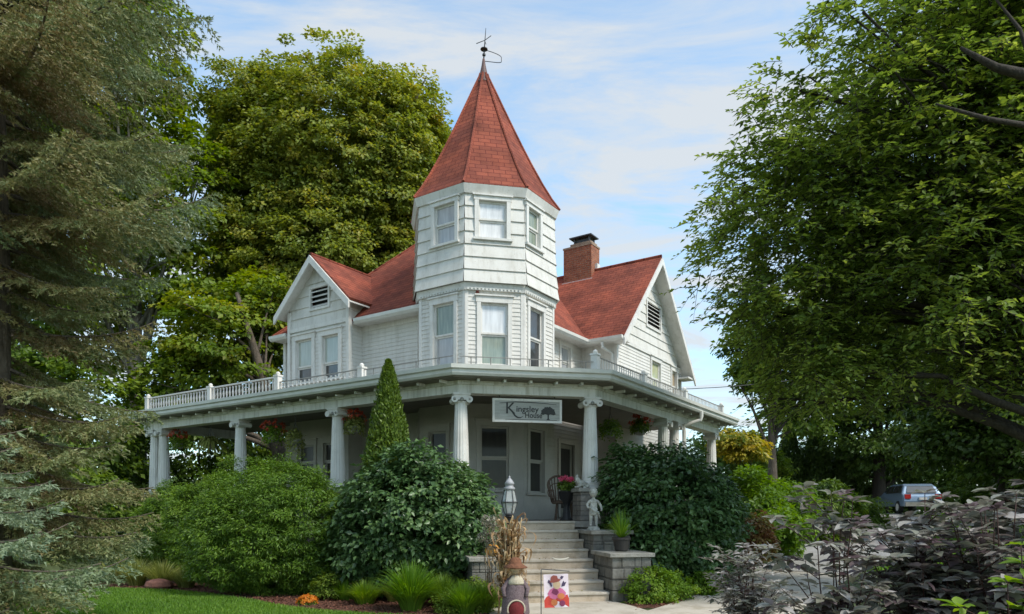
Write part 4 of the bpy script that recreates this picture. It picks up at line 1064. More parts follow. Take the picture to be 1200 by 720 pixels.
# viburnums either side of the steps, yews at the left
bush("round_bush", "big round dark-leaved bush beside the steps on the pumpkin side", [(at(484, 12.9), 12.9, 1.35, 1.30, 1.15, 1.36), (at(437, 12.9), 13.0, 1.0, .85, .9, 1.0), (at(535, 12.6), 12.7, 1.25, .72, .9, 1.10)],
     900, 42, .105, 'viburnum', cr=.24, flat=.42, inner=.72, hang=.55, up=.75, vb=.48, vs=.2)
bush("round_bush", "big round dark-leaved bush beside the cherub statue", [(at(782, 13.9), 13.9, 1.42, 1.15, 1.0, 1.48), (at(815, 14.0), 14.1, 1.32, .88, 1.0, 1.30), (at(737, 14.2), 14.25, 2.15, .55, .5, .72), (at(752, 13.5), 13.6, .85, .55, .6, .8)],
     820, 42, .105, 'viburnum', cr=.24, flat=.42, inner=.72, hang=.55, up=.75, vb=.38, vs=.2)
bush("yew_bush", "broad feathery green yew in front of the porch", [(at(325, 13.2), 13.3, 1.22, 1.22, 1.1, 1.26), (at(280, 13.2), 13.3, 1.0, .95, 1.0, 1.0), (at(362, 13.2), 13.2, 1.15, .72, .9, 1.12)],
     1800, 60, .065, 'yew', cr=.15, flat=.50, wid=.28, inner=.86, hang=.1, up=.5, vb=.5, vs=.17, droop=0)
bush("yew_bush", "upright bright green bush next to the broad yew, towards the porch end", [(at(222, 15.2), 15.2, 1.10, .42, .5, 1.0), (at(250, 15.2), 15.3, 1.30, .42, .5, 1.05)],
     700, 55, .065, 'yew', cr=.14, flat=.5, wid=.28, inner=.85, hang=.1, up=.5, vb=.58, droop=0)
bush("yew_bush", "upright green bush at the foot of the paired end columns", [(at(200, 16.5), 16.5, 1.2, .52, .6, .98), (at(180, 17), 16.9, 1.0, .40, .5, .8)],
     700, 55, .07, 'yew', cr=.15, flat=.5, wid=.28, inner=.85, hang=.1, up=.5, vb=.62, droop=0)
bush("yew_bush", "narrow climbing bush against the second column from the porch end", [(at(262, 16.6), 16.9, 1.7, .42, .4, 1.2), (at(305, 16.2), 16.2, 1.8, .4, .4, 1.0)],
     240, 60, .08, 'yew', cr=.2, flat=.5, wid=.3, inner=.5, hang=.1, up=.5, vb=.45, droop=0)
bush("leafy_bush", "loose green bush lit pale behind the round bush, beyond the house corner", [(at(915, 21), 21, 1.50, 1.1, 1.0, 1.0), (at(882, 20), 20, 1.7, .9, .9, 1.1)],
     220, 60, .17, 'lime', cr=.34, flat=.4, wid=.35, hang=.5, vb=.12, zs=.2)
bush("leafy_bush", "mid green spreading bush between the sunlit bush and the car", [(at(960, 25), 25, 1.5, 1.5, 1.2, 1.1), (at(1005, 27), 27, 1.4, 1.1, 1.0, .8)],
     260, 60, .16, 'green', cr=.34, flat=.4, wid=.4, hang=.5, vb=.45, zs=.5)
bush("leafy_bush", "golden yellow bush beneath the end of the porch eave", [(at(868, 24), 24, zat(524, 24), .95, .8, .45), (at(850, 25), 25, zat(516, 25), .5, .6, .4)],
     90, 60, .14, 'yellow', cr=.26, flat=.5, vb=.52, vs=.3, zs=.5)
bush("leafy_bush", "rust-tinged bush at the corner of the round bush and path", [(at(882, 16.5), 16.5, .9, .42, .4, .6)],
     110, 50, .10, 'rusty', cr=.2, flat=.5, vb=.6, vs=.3)
bush("leafy_bush", "green bush above the far end of the side path", [(at(905, 19), 18.6, 1.0, .85, .8, .55)], 110, 50, .13, 'lime', cr=.26, flat=.5, vb=.15)
bush("lime_shrub", "low lime-green mound beside the block wall and walk", [(at(762, 11.9), 11.9, .26, .46, .42, .34), (at(795, 12), 12.25, .22, .36, .35, .26)], 170, 60, .045, 'lime', cr=.11, flat=.6, wid=.6, inner=.4, vb=.45, stem=.012)
bush("lime_shrub", "small lime-green clump further along the mulch towards the path", [(at(828, 13), 13.0, .24, .30, .3, .24)], 70, 60, .045, 'lime', cr=.10, flat=.6, inner=.4, vb=.30, stem=.012)
bush("low_shrub", "low leafy clump with orange tips in front of the yew, beside the mums", [(at(385, 12.3), 12.3, .2, .28, .3, .26)], 60, 50, .05, 'green', cr=.11, flat=.6, vb=.75, stem=.012)
bush("leafy_bush", "green creeper mound at the base of the left cheek wall", [(at(560, 11.3), 11.4, .18, .42, .35, .28), (at(540, 10.7), 10.7, .12, .4, .3, .22)], 150, 60, .05, 'green', cr=.12, flat=.6, vb=.85, stem=.012)

# ornamental grasses
def grass_clump(name, label, x, y, r, h, n, mt, group=None, z=0.0, wid=.03, spread=1.0):
    o = empty(name, (x, y, z), label, "grass plant", group)
    a = rng.uniform(0, 6.283, n); k = rng.random(n); V_ = []; I = []
    b0 = np.column_stack([x + r * .35 * k * np.cos(a), y + r * .35 * k * np.sin(a), np.full(n, z)])
    le = h * (.6 + .5 * rng.random(n)); out = np.column_stack([np.cos(a), np.sin(a), np.zeros(n)]) * spread
    side = np.column_stack([-np.sin(a), np.cos(a), np.zeros(n)]); w = wid * h * (.6 + .6 * rng.random(n))
    seg = 5; rings = []
    for i in range(seg):
        t = i / (seg - 1); c = b0 + out * (le * (.15 + .75 * k) * t ** 1.5)[:, None] + np.array([0, 0, 1.0]) * (le * (t - .45 * k * t * t * t))[:, None]
        ww = (w * (1 - t) ** .6 * .5 + .0006)[:, None]; rings += [c - side * ww, c + side * ww]
    vs = np.stack(rings, 1).reshape(-1, 3); f = []
    for i in range(seg - 1): f += [2 * i, 2 * i + 1, 2 * i + 3, 2 * i + 2]
    idx = (np.arange(n)[:, None] * (seg * 2) + np.array(f)[None]).ravel()
    v = np.clip(.5 + rng.normal(0, .25, n), 0, 1)
    rawmesh("blades", vs, idx, 4, M[mt], o, np.repeat(v, seg * 2), True)
    return o
grass_clump("ornamental_grass", "arching green grass clump at the edge of the mulch near the walk", at(482, 10.9), 10.9, .42, .80, 1000, 'blade')
grass_clump("ornamental_grass", "green grass clump between the arching grass and the scarecrow", at(545, 10.5), 10.5, .38, .55, 800, 'blade')
grass_clump("ornamental_grass", "pale yellow-green grass clump under the round dark bush", at(428, 11.7), 11.7, .42, .42, 900, 'lime')
grass_clump("ornamental_grass", "low pale grass clump just behind the arching grass", at(462, 11.9), 12.0, .36, .42, 700, 'olive')
for px, d, h, lb in ((160, 14.6, .62, "olive ornamental grass at the tips of the spruce boughs"), (190, 14.4, .60, "tallest olive ornamental grass in front of the end column bush"), (218, 14.2, .50, "olive ornamental grass against the broad yew"), (140, 15.2, .7, "faded olive grass half under the spruce")):
    grass_clump("ornamental_grass", lb, at(px, d), d, .4, h, 600, 'olive', group="olive grasses along the porch")
grass_clump("ornamental_grass", "fresh green strappy clump directly beside the dried blooms and corn stalks", at(565, 10.7), 10.7, .34, .50, 800, 'lime')
grass_clump("ornamental_grass", "low green strappy tuft between orange mums and the pale grass clump", at(405, 12.2), 12.2, .34, .40, 600, 'blade')
grass_clump("ornamental_grass", "green strappy clump tucked under the round dark bush behind the others", at(520, 11.5), 11.5, .42, .55, 800, 'lime')
# mums
def mums(x, y, r, label):
    o = empty("flower_clump", (x, y, 0), label, "flowers"); n = 1400
    d = nz(rng.normal(size=(n, 3))); d[:, 2] = abs(d[:, 2]); q = rng.integers(0, 70, n); dd = nz(rng.normal(size=(70, 3))); dd[:, 2] = abs(dd[:, 2])
    P = np.array([x, y, .02]) + dd[q] * r * np.array([1, 1, .8]) + rng.normal(0, .012, (n, 3)); leaves("petals", P, dd[q] + rng.normal(0, .4, (n, 3)), d, .028, .6, rng.random(n), M['orangefl'], o)
    P = np.array([x, y, .0]) + d * r * .9 * rng.random((n, 1)) ** .4 * np.array([1, 1, .8]); leaves("foliage", P, d + rng.normal(0, .4, (n, 3)), d + rng.normal(0, .5, (n, 3)), .04, .5, rng.random(n), M['green'], o)
mums(at(360, 11.6), 11.6, .17, "low clump of orange mums on the mulch beside the lawn")

# reddish stone on the mulch at the left
rk_ = MB(); x, y = at(186, 14.0), 14.0
rk_.lathe((x, y, 0), [(.20, 0), (.26, .06), (.22, .15), (.10, .20), (.02, .21)], 9, .4, 1.15, .8)
M['redrock'] = noisy("red rock", (.12, .05, .04), (.24, .11, .08), 8, .9, .8, 20)
tag(rk_.build("garden_rock", M['redrock'], bevel=.02), "reddish-brown rock on the mulch below the olive grasses", "rock")

# far woods that read as one mass beyond the car and the porch end
lob = [(x_, 72 + 4 * math.sin(x_), 3.6 + .8 * math.sin(x_ * .7), 7.5, 4, 3.6 + 1.2 * math.cos(x_ * .9)) for x_ in range(-56, 74, 8)]
fw, _ = crown("far_woods", lob, 1500, 40, .5, M['dark'], None, cr=1.6, flat=.5, inner=.3, vb=.45)
tag(fw, "low dark band of distant woods closing the view beneath the trees", "woods", kind="stuff")
g = np.column_stack([rng.uniform(8, 26, 60000), rng.uniform(17, 36, 60000)]); tt = np.clip((g[:, 1] - 16) / 22, 0, 1); zz_ = 1.45 * tt * tt * (3 - 2 * tt)
DRV = np.array([(7.4, 17.5), (9.6, 21.0), (12.5, 26), (16, 34), (19, 44)]); cx_ = np.interp(g[:, 1], DRV[:, 1], DRV[:, 0]); wx_ = np.interp(g[:, 1], [17.5, 21, 26, 34, 44], [1.4, 1.9, 3.0, 4.2, 4.2])
kp = np.abs(g[:, 0] - cx_) > wx_; g = g[kp]; n = len(g); P = np.column_stack([g, zz_[kp]]); a = rng.uniform(0, 6.283, n)
tag(leaves("verge_grass", P, np.column_stack([np.cos(a), np.sin(a), np.full(n, -.3)]), np.column_stack([np.cos(a) * .4, np.sin(a) * .4, np.ones(n)]), .09 + .07 * rng.random(n), .25, np.clip(rng.normal(.45, .25, n), 0, 1), M['blade']), "rough green grass on the verge beside the driveway", "grass", kind="stuff")
# ---- spruce
def spruce(name, label, base, H, R0, nb, zmin, density=1.0, vbase=.5, azr=None, seed=3, dark=False):
    r = np.random.default_rng(seed); bx, by, bz = base
    o = empty(name, base, label, "tree"); m = MB()
    m.tube([(bx, by, bz - .1), (bx + .04, by, bz + H * .3), (bx - .03, by, bz + H * .65), (bx, by, bz + H)], [.25, .19, .11, .02], 12)
    S0, S1, SV = [], [], []
    for i in range(nb):
        t = (i + r.random()) / nb; z = bz + zmin + (H - zmin) * t ** 1.08
        az = i * 2.39996 + r.normal(0, .3); ln = R0 * (1 - t) ** .72 * (.72 + .45 * r.random()) + .15
        if H > 5 and z < 6.4: ln = min(ln, 1.55 + .30 * r.random() + max(0, z - 4.6) * 1.1)
        dr = -.10 - .35 * (1 - t) + r.normal(0, .08); k = 12; pts = []
        o2 = np.array([math.cos(az), math.sin(az), 0]); sd = np.array([-math.sin(az), math.cos(az), 0]); bend = r.normal(0, .12)
        for j in range(k):
            u = j / (k - 1); pts.append(np.array([bx, by, z]) + o2 * ln * u + sd * bend * ln * u * u + np.array([0, 0, 1]) * ln * (dr * u + .22 * u * u * u + .06 * u))
        m.tube(pts, [max(.006, .035 * (1 - .85 * j / (k - 1)) * min(1, ln / 2)) for j in range(k)], 5)
        vb = vbase + r.normal(0, .16)
        step = .075 / density; q = .16 * ln
        while q < ln:
            u = q / ln; f = u * (k - 1); j = min(k - 2, int(f)); c = pts[j] * (1 - (f - j)) + pts[j + 1] * (f - j)
            for sg in (-1, 1):
                tl = (.20 + .62 * math.sin(min(1, (1 - u) * 1.25 + .12) * 1.45)) * min(1.0, ln / 2.4) * (.6 + .6 * r.random())
                dd = o2 * .55 + sd * sg * .85 + np.array([0, 0, -.18 - .25 * r.random()]); dd /= np.linalg.norm(dd)
                e = c + dd * tl; e[2] -= tl * tl * .35
                mdl = (c + e) / 2; mdl[2] += tl * .05
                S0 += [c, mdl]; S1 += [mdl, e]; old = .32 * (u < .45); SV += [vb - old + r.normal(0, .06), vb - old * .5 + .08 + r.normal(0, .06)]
                ns = int(tl / .085)
                for w in range(ns):
                    uu = (w + .6) / (ns + .5); cc = c * (1 - uu) + e * uu; ll = tl * .42 * (1 - uu * .7) * (.6 + .7 * r.random())
                    d3 = dd * .75 + o2 * .35 * r.random() + np.cross(dd, [0, 0, 1.0]) * (1 if w % 2 else -1) * .75 + np.array([0, 0, -.45 * r.random() - .15]); d3 /= np.linalg.norm(d3)
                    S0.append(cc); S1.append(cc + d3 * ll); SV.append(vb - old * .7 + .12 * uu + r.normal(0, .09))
            q += step * (.7 + .6 * r.random())
    m.build("trunk", M['barkdark'] if dark else M['bark'], o, True)
    S0, S1, SV = np.array(S0), np.array(S1), np.array(SV); Ls = np.linalg.norm(S1 - S0, axis=1)
    cnt = np.maximum(3, (Ls * 70 * density).astype(int)); idx = np.repeat(np.arange(len(S0)), cnt); n = len(idx)
    u = r.random(n)[:, None]; ax = nz(S1 - S0)[idx]; P = S0[idx] * (1 - u) + S1[idx] * u
    rd = r.normal(size=(n, 3)); rd[:, 2] += .35; rd = nz(rd - ax * np.sum(rd * ax, 1, keepdims=True))
    D = nz(ax * .9 + rd * .75); W = np.cross(D, nz(r.normal(size=(n, 3))))
    W = nz(W); le = (.036 + .026 * r.random(n))[:, None]; ww = .0100
    vs = np.stack([P - W * ww, P + W * ww, P + D * le], 1).reshape(-1, 3)
    v = np.clip(SV[idx] + r.normal(0, .07, n), 0, 1)
    print(name, "needles", n)
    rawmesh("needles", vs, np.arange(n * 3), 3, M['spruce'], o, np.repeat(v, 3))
    return o
spruce("spruce_tree", "towering blue-green spruce with drooping browned boughs beside the lawn", (-6.45, 8.6, 0), 15.5, 4.1, 205, .75, 1.05, .42, seed=5)
spruce("spruce_tree", "smaller bluish spruce in front of the towering one", (-5.1, 6.3, 0), 2.75, 1.6, 52, .15, 1.1, .78, seed=9)

# ---- purple-leaved shrub in the foreground
def twig_shrub(name, label, base, R0, H, nst, leaf, mt, per=20, vb=.5, group=None, leanx=0.0, fine=True, wid=.55, seed=2, spread=.8):
    r = np.random.default_rng(seed); o = empty(name, (*base, 0), label, "shrub", group); m = MB(); P, N, D, V = [], [], [], []
    m = MB()
    for i in range(nst):
        a = r.uniform(0, 6.283); q = r.random() ** .6; hh = H * (1 - .45 * q * q) * (.82 + .22 * r.random())
        tip = np.array([base[0] + R0 * q * math.cos(a) + leanx * hh, base[1] + R0 * q * math.sin(a), hh])
        b0 = np.array([base[0] + .25 * R0 * q * math.cos(a), base[1] + .25 * R0 * q * math.sin(a), 0])
        pts = []
        for j in range(9):
            u = j / 8; p = b0 * (1 - u) + tip * u; p[:2] = b0[:2] + (tip[:2] - b0[:2]) * (u ** 1.5); p += r.normal(0, .008, 3); pts.append(p)
        m.tube(pts, [.009 * (1 - .7 * j / 8) for j in range(9)], 5)
        tw = [(pts, 1.0)]
        for s in range(5):
            j = r.integers(2, 8); d = nz(r.normal(size=(1, 3)))[0] * .5 + np.array([math.cos(a) * .5, math.sin(a) * .5, .45]); l = .22 + .25 * r.random(); p0 = pts[j]
            pp = [p0 + d * l * k / 4 - np.array([0, 0, .05]) * (k / 4) ** 2 for k in range(5)]; m.tube(pp, [.005 - .0008 * k for k in range(5)], 4); tw.append((pp, .8))
        sv = r.normal(0, .16)
        for pp, k in tw:
            for s in range(6):
                az = s * 1.047 + r.normal(0, .3); od = np.array([math.cos(az), math.sin(az), .25 + r.normal(0, .2)])
                P.append(pp[-1] + od * .008); D.append(od); N.append(np.array([0, 0, 1.0]) + r.normal(0, .2, 3) - od * .3); V.append(vb + sv + .12 + r.normal(0, .12))
            nl = int(per * k)
            for s in range(nl):
                u = .12 + .90 * (s + r.random()) / nl; u = min(u, 1.0); f = u * (len(pp) - 1); j = min(len(pp) - 2, int(f)); c = pp[j] + (pp[j + 1] - pp[j]) * (f - j)
                az = s * 1.57 * 1.03 + r.normal(0, .5) ; od = np.array([math.cos(az), math.sin(az), .15 + r.normal(0, .2)])
                P.append(c + od * .015); D.append(od + np.array([0, 0, -.25])); N.append(np.array([0, 0, 1.0]) + r.normal(0, .28, 3) - od * .15); V.append(vb + sv * .7 + r.normal(0, .24) + .12 * (u - .5))
    m.build("stems", M['stemred'], o, True)
    P, N, D = map(np.array, (P, N, D)); n = len(P)
    leaves("foliage", P, N, D, leaf * (.65 + .6 * r.random(n)), wid, np.clip(np.array(V), 0, 1), M[mt], o, .28, fine, .22)
    return o
M['stemred'] = noisy("dark red stems", (.03, .012, .010), (.08, .03, .022), 10, .6)
twig_shrub("purple_shrub", "grey-purple leaved shrub beside the side path, lower of the pair", (3.0, 4.8), .85, 1.42, 46, .095, 'dogwood', vb=.60, seed=2, per=16)
twig_shrub("purple_shrub", "taller grey-purple leaved shrub beneath the shade tree boughs", (3.2, 4.55), .8, 1.80, 44, .095, 'dogwood', vb=.60, seed=4, per=18)
twig_shrub("purple_shrub", "tallest grey-purple shrub, cut off by the picture edge", (4.0, 4.9), .65, 2.15, 40, .095, 'dogwood', vb=.60, seed=14, per=18)
twig_shrub("purple_shrub", "short grey-purple shrub filling the lower corner in front of the path", (2.7, 3.35), .62, 1.05, 34, .08, 'dogwood', vb=.58, seed=6)
twig_shrub("purple_shrub", "variegated shrub with narrow white-edged leaves beside the dark round bush", (3.0, 8.9), .45, 1.15, 22, .10, 'dogwood', vb=.8, seed=8, per=12, wid=.4)
twig_shrub("purple_shrub", "sparse grey-purple sprays standing in front of the silver-blue car", (2.72, 4.72), .34, 1.76, 12, .09, 'dogwood', vb=.62, seed=31, per=18)
twig_shrub("purple_shrub", "thin open grey-purple sprays rising highest against the driveway", (2.15, 4.6), .36, 1.70, 10, .09, 'dogwood', vb=.62, seed=21, per=20)
twig_shrub("green_shrub", "bright green broad-leaved sprigs poking above the purple shrub at the edge", (2.75, 3.65), .28, 1.62, 9, .10, 'lime', vb=.45, seed=12, per=9)

# ------------------------------------------------------------------ hanging baskets, pots
def hang_basket(name, label, px, py, d, r, mt, fl=None, droop=.5, fern=False, group="hanging baskets on the porch"):
    x, z = at(px, d), zat(py, d); o = empty(name, (x, d, z), label, "hanging basket", group)
    p = MB(); p.lathe((x, d, z - .16), [(.07, 0), (.13, .03), (.16, .14), (.17, .16)], 14); p.build("pot", M['greytrim'], o)
    h = MB()
    for k in range(3):
        a = k * 2.094; h.tube([(x + .16 * math.cos(a), d + .16 * math.sin(a), z), (x, d, z + .42)], .006, 4)
    h.tube([(x, d, z + .42), (x, d, 4.17)], .008, 4); h.build("hanger", M['metal'], o)
    n = 900
    if fern:
        n = 260; a = rng.uniform(0, 6.283, n); k = .4 + .6 * rng.random(n); le = r * (1.0 + .5 * rng.random(n)); rings = []; seg = 7
        out = np.column_stack([np.cos(a), np.sin(a), np.zeros(n)]); side = np.column_stack([-np.sin(a), np.cos(a), np.zeros(n)])
        for i in range(seg):
            t = i / (seg - 1); c = np.array([x, d, z]) + out * (le * k * t)[:, None] + np.array([0, 0, 1.0]) * (le * (.9 * t - 1.5 * t * t * k))[:, None]
            ww = .026 * (math.sin(math.pi * min(1, t * .95 + .05)) + .05); rings += [c - side * ww, c + side * ww]
        vs = np.stack(rings, 1).reshape(-1, 3); f = []
        for i in range(seg - 1): f += [2 * i, 2 * i + 1, 2 * i + 3, 2 * i + 2]
        rawmesh("fronds", vs, (np.arange(n)[:, None] * (seg * 2) + np.array(f)[None]).ravel(), 4, M[mt], o, np.repeat(rng.random(n), seg * 2))
    else:
        b = ball(n); P = np.array([x, d, z + .08]) + b * np.array([r, r, r * .7]); P[:, 2] -= droop * np.maximum(0, np.hypot(b[:, 0], b[:, 1]) - .55) * r * 3 * rng.random(n)
        leaves("foliage", P, b + rng.normal(0, .5, (n, 3)) + [0, 0, .5], b + rng.normal(0, .6, (n, 3)), .065, .6, rng.random(n), M[mt], o)
    if fl:
        n = 380; b = nz(rng.normal(size=(n, 3))); b[:, 2] = abs(b[:, 2]); q = nz(rng.normal(size=(26, 3))); q[:, 2] = abs(q[:, 2]); k = rng.integers(0, 26, n)
        P = np.array([x, d, z + .12]) + q[k] * r * 1.02 + rng.normal(0, .02, (n, 3)); leaves("blossom", P, q[k] + rng.normal(0, .5, (n, 3)), b, .045, .8, rng.random(n), M[fl], o)
    return o
def dl(k, off=0.0):
    p = mv(C0, L, k, nR, off); return p
def onleft(px): # depth along the left column line just inside
    F = Face(mv(C0, Rr, .25), L, nR); s_ = F.hit(px, 500)[0]; return F.pt(s_, 0)[1]
def onright(px):
    F = Face(mv(C1, L, .4), Rr, nL); s_ = F.hit(px, 500)[0]; return F.pt(s_, 0)[1]
hang_basket("hanging_basket", "hanging spider fern with long arching yellow-green fronds between the end columns", 247, 520, onleft(247), .42, 'olive', fern=True)
hang_basket("hanging_basket", "trailing basket topped with rust-red leaves just inside the paired end columns", 209, 520, onleft(209), .27, 'lime', 'redfl', 1.2)
hang_basket("hanging_basket", "hanging basket with bright red blossoms between second and third column", 320, 512, onleft(320), .30, 'lime', 'redfl', .8)
hang_basket("hanging_basket", "trailing green vine basket just beside the red-blossomed one", 346, 515, onleft(346), .24, 'olive', None, 2.0)
hang_basket("hanging_basket", "round leafy hanging basket behind the arborvitae's tip", 415, 500, onleft(415), .25, 'olive', 'redfl', .8)
hang_basket("hanging_basket", "dark ferny hanging basket beside the column next to the sign", 715, 505, onright(715), .28, 'green', None, .8)
hang_basket("hanging_basket", "hanging basket with deep red blossoms on the side porch", 750, 503, onright(750), .26, 'green', 'redfl', .5)

# sign
sx0, sx1 = 577, 658
FS = Face(mv(C0, Nf, 0.0), U, Nf)
a0s, z0s = FS.hit(sx0, 494); a1s = FS.hit(sx1, 494)[0]; zts = FS.hit(617, 468)[1]; zbs = FS.hit(617, 495.5)[1]
sc = FS.pt((a0s + a1s) / 2, (zts + zbs) / 2)
sign = empty("house_sign", sc, "white-framed wooden sign with dark lettering and a tree, hanging between porch columns", "sign")
sb = MB(); sb.fbox(FS, a0s + .03, a1s - .03, zbs + .03, zts - .03, -.02, .018)
M['signboard'] = noisy("weathered sign boards", (.30, .30, .27), (.46, .46, .43), 3, .7, .2, 30, streak=(1, 1, 12))
sb.build("sign_board", M['signboard'], sign)
sf = MB()
sf.fbox(FS, a0s, a0s + .045, zbs, zts, -.03, .03); sf.fbox(FS, a1s - .045, a1s, zbs, zts, -.03, .03); sf.fbox(FS, a0s + .045, a1s - .045, zts - .045, zts, -.03, .028); sf.fbox(FS, a0s + .045, a1s - .045, zbs, zbs + .045, -.03, .028)
sf.build("sign_frame", M['trim'], sign)
sh = MB()
for q in (a0s + .15, a1s - .15): p = FS.pt(q, 0); sh.tube([(p[0], p[1], zts), (p[0], p[1], 4.0)], .008, 5)
sh.build("sign_hanger", M['metal'], sign)
M['signpaint'] = noisy("sign lettering paint", (.03, .03, .03), (.055, .055, .05), 6, .6)
def text_obj(txt, s_, z_, size, name, depth=.024, sxs=1.0, shear=0):
    cu = bpy.data.curves.new(name, 'FONT'); cu.body = txt; cu.size = size; cu.extrude = .003; cu.align_x = 'LEFT'; cu.shear = shear; cu.offset = .0015
    t = bpy.data.objects.new("tmp", cu); COL.objects.link(t); bpy.context.view_layer.update()
    me = bpy.data.meshes.new_from_object(t.evaluated_get(bpy.context.evaluated_depsgraph_get())); bpy.data.objects.remove(t)
    for v in me.vertices: v.co = Vector(FS.pt(s_ + v.co.x * sxs, z_ + v.co.y, depth + v.co.z))
    return link(name, me, M['signpaint'], sign)
W_ = a1s - a0s; H_ = zts - zbs
text_obj("K", a0s + .20 * W_ - .03, zbs + .37 * H_, .32, "lettering", sxs=1.0)
text_obj("ingsley", a0s + .335 * W_, zbs + .45 * H_, .175, "lettering", sxs=1.02)
text_obj("House", a0s + .46 * W_, zbs + .20 * H_, .165, "lettering", sxs=.85)
sw = MB()
def flatcurve(pts, w):
    for (p, q), (wa, wb) in zip(zip(pts[:-1], pts[1:]), zip(w[:-1], w[1:])):
        dx, dz = q[0] - p[0], q[1] - p[1]; k = math.hypot(dx, dz) or 1; nx, nzv = -dz / k, dx / k
        sw.hexa([FS.pt(p[0] - nx * wa, p[1] - nzv * wa, .018), FS.pt(q[0] - nx * wb, q[1] - nzv * wb, .018), FS.pt(q[0] + nx * wb, q[1] + nzv * wb, .018), FS.pt(p[0] + nx * wa, p[1] + nzv * wa, .018),
                 FS.pt(p[0] - nx * wa, p[1] - nzv * wa, .0265), FS.pt(q[0] - nx * wb, q[1] - nzv * wb, .0265), FS.pt(q[0] + nx * wb, q[1] + nzv * wb, .0265), FS.pt(p[0] + nx * wa, p[1] + nzv * wa, .0265)])
def sp_(u, v): return (a0s + u * W_, zbs + v * H_)
flatcurve([sp_(.235, .60), sp_(.28, .45), sp_(.32, .28), sp_(.36, .20), sp_(.40, .20), sp_(.44, .27)], [.006, .014, .016, .013, .009, .003])
flatcurve([sp_(.10, .80), sp_(.20, .83), sp_(.32, .86), sp_(.55, .855), sp_(.75, .83), sp_(.92, .79)], [.003, .005, .007, .007, .005, .003])
flatcurve([sp_(.18, .12), sp_(.5, .115), sp_(.93, .125)], [.003, .004, .003])
sw.build("sign_flourish", M['signpaint'], sign)
te = MB(); cx, cz = sp_(.80, .46)
ringp = []
for j in range(26):
    t = math.pi * j / 25; rr = 1 + .06 * math.sin(j * 2.3) + .04 * math.sin(j * 5.1); ringp.append((cx - .155 * math.cos(t) * rr, cz - .035 + .145 * math.sin(t) * rr))
ringp += [(cx + .12, cz - .06), (cx + .05, cz - .045), (cx, cz - .06), (cx - .06, cz - .04), (cx - .11, cz - .06)]
b = len(te.v); te.v += [FS.pt(x_, z_, .0275) for x_, z_ in ringp] + [FS.pt(x_, z_, .018) for x_, z_ in ringp]; n_ = len(ringp)
te.f.append(tuple(range(b, b + n_))); te.f += [(b + i, b + (i + 1) % n_, b + n_ + (i + 1) % n_, b + n_ + i) for i in range(n_)]
tz = sp_(0, .13)[1]
te.add([FS.pt(cx - .016, cz - .05, .0275), FS.pt(cx + .016, cz - .05, .0275), FS.pt(cx + .014, tz + .03, .0275), FS.pt(cx + .04, tz, .0275), FS.pt(cx - .04, tz, .0275), FS.pt(cx - .014, tz + .03, .0275)], [(0, 1, 2, 3, 4, 5)])
te.build("tree_emblem", M['signpaint'], sign)

# ------------------------------------------------------------------ statue (skinned figure), ornament
def skinfig(name, chains, mat, parent=None, sub=2, root=0):
    verts, edges, rad = [], [], []; key = {}
    for ch in chains:
        prev = None
        for (x, y, z, r) in ch:
            k = (round(x, 4), round(y, 4), round(z, 4))
            if k not in key: key[k] = len(verts); verts.append((x, y, z)); rad.append(r)
            i = key[k]
            if prev is not None and prev != i: edges.append((prev, i))
            prev = i
    me = bpy.data.meshes.new(name); me.from_pydata(verts, edges, [])
    o = bpy.data.objects.new(name, me); COL.objects.link(o)
    md = o.modifiers.new("s", 'SKIN'); md.use_smooth_shade = True
    for i, r in enumerate(rad): me.skin_vertices[0].data[i].radius = (r, r)
    me.skin_vertices[0].data[root].use_root = True
    sb_ = o.modifiers.new("u", 'SUBSURF'); sb_.levels = sub; sb_.render_levels = sub
    dg = bpy.context.evaluated_depsgraph_get(); bpy.context.view_layer.update()
    nm = bpy.data.meshes.new_from_object(o.evaluated_get(dg)); bpy.data.objects.remove(o)
    return link(name, nm, mat, parent, True)
M['statue'] = noisy("weathered cast stone", (.16, .155, .125), (.42, .41, .36), 14, .9, .8, 40, c3=(.58, .57, .52))
def place(ch, x, y, z, s=1.0, ang=0.0):
    c, q = math.cos(ang), math.sin(ang); return [[(x + (a * c - b * q) * s, y + (a * q + b * c) * s, z + h * s, r * s) for a, b, h, r in k] for k in ch]
# cherub standing on the upper cheek wall
stp = SQ(2.42, 1.15); zs = 1.20
cher = empty("cherub_statue", (*stp, zs), "pale stone cherub statue standing on the upper block wall beside the steps", "statue")
pel = (0, 0, .33, .062)
figc = [[pel, (0, 0, .40, .060), (0, -.005, .47, .068), (0, 0, .525, .050), (0, 0, .555, .030), (.0, -.004, .585, .034)],
        [pel, (-.045, -.01, .27, .046), (-.050, -.02, .17, .036), (-.052, 0, .09, .030), (-.052, 0, .035, .022), (-.056, -.045, .02, .020)],
        [pel, (.045, -.01, .27, .046), (.055, -.01, .17, .036), (.058, .01, .09, .030), (.058, .01, .035, .022), (.066, -.03, .02, .020)],
        [(0, -.005, .47, .068), (-.075, 0, .495, .034), (-.125, -.01, .42, .027), (-.105, -.07, .36, .021), (-.06, -.10, .38, .018)],
        [(0, -.005, .47, .068), (.075, 0, .495, .034), (.130, 0, .43, .027), (.155, -.03, .35, .021), (.145, -.06, .30, .018)]]
skinfig("figure", place(figc, *stp, zs + .06), M['statue'], cher)
hd = MB()
hx, hy, hz = stp[0], stp[1] - .008, zs + .06 + .655
hd.lathe((hx, hy, hz), [(.015, -.088), (.045, -.07), (.066, -.035), (.074, 0), (.070, .035), (.05, .068), (.015, .084)], 16)
hd.lathe((hx, hy - .074, hz - .010), [(.003, -.012), (.011, 0), (.003, .016)], 8)
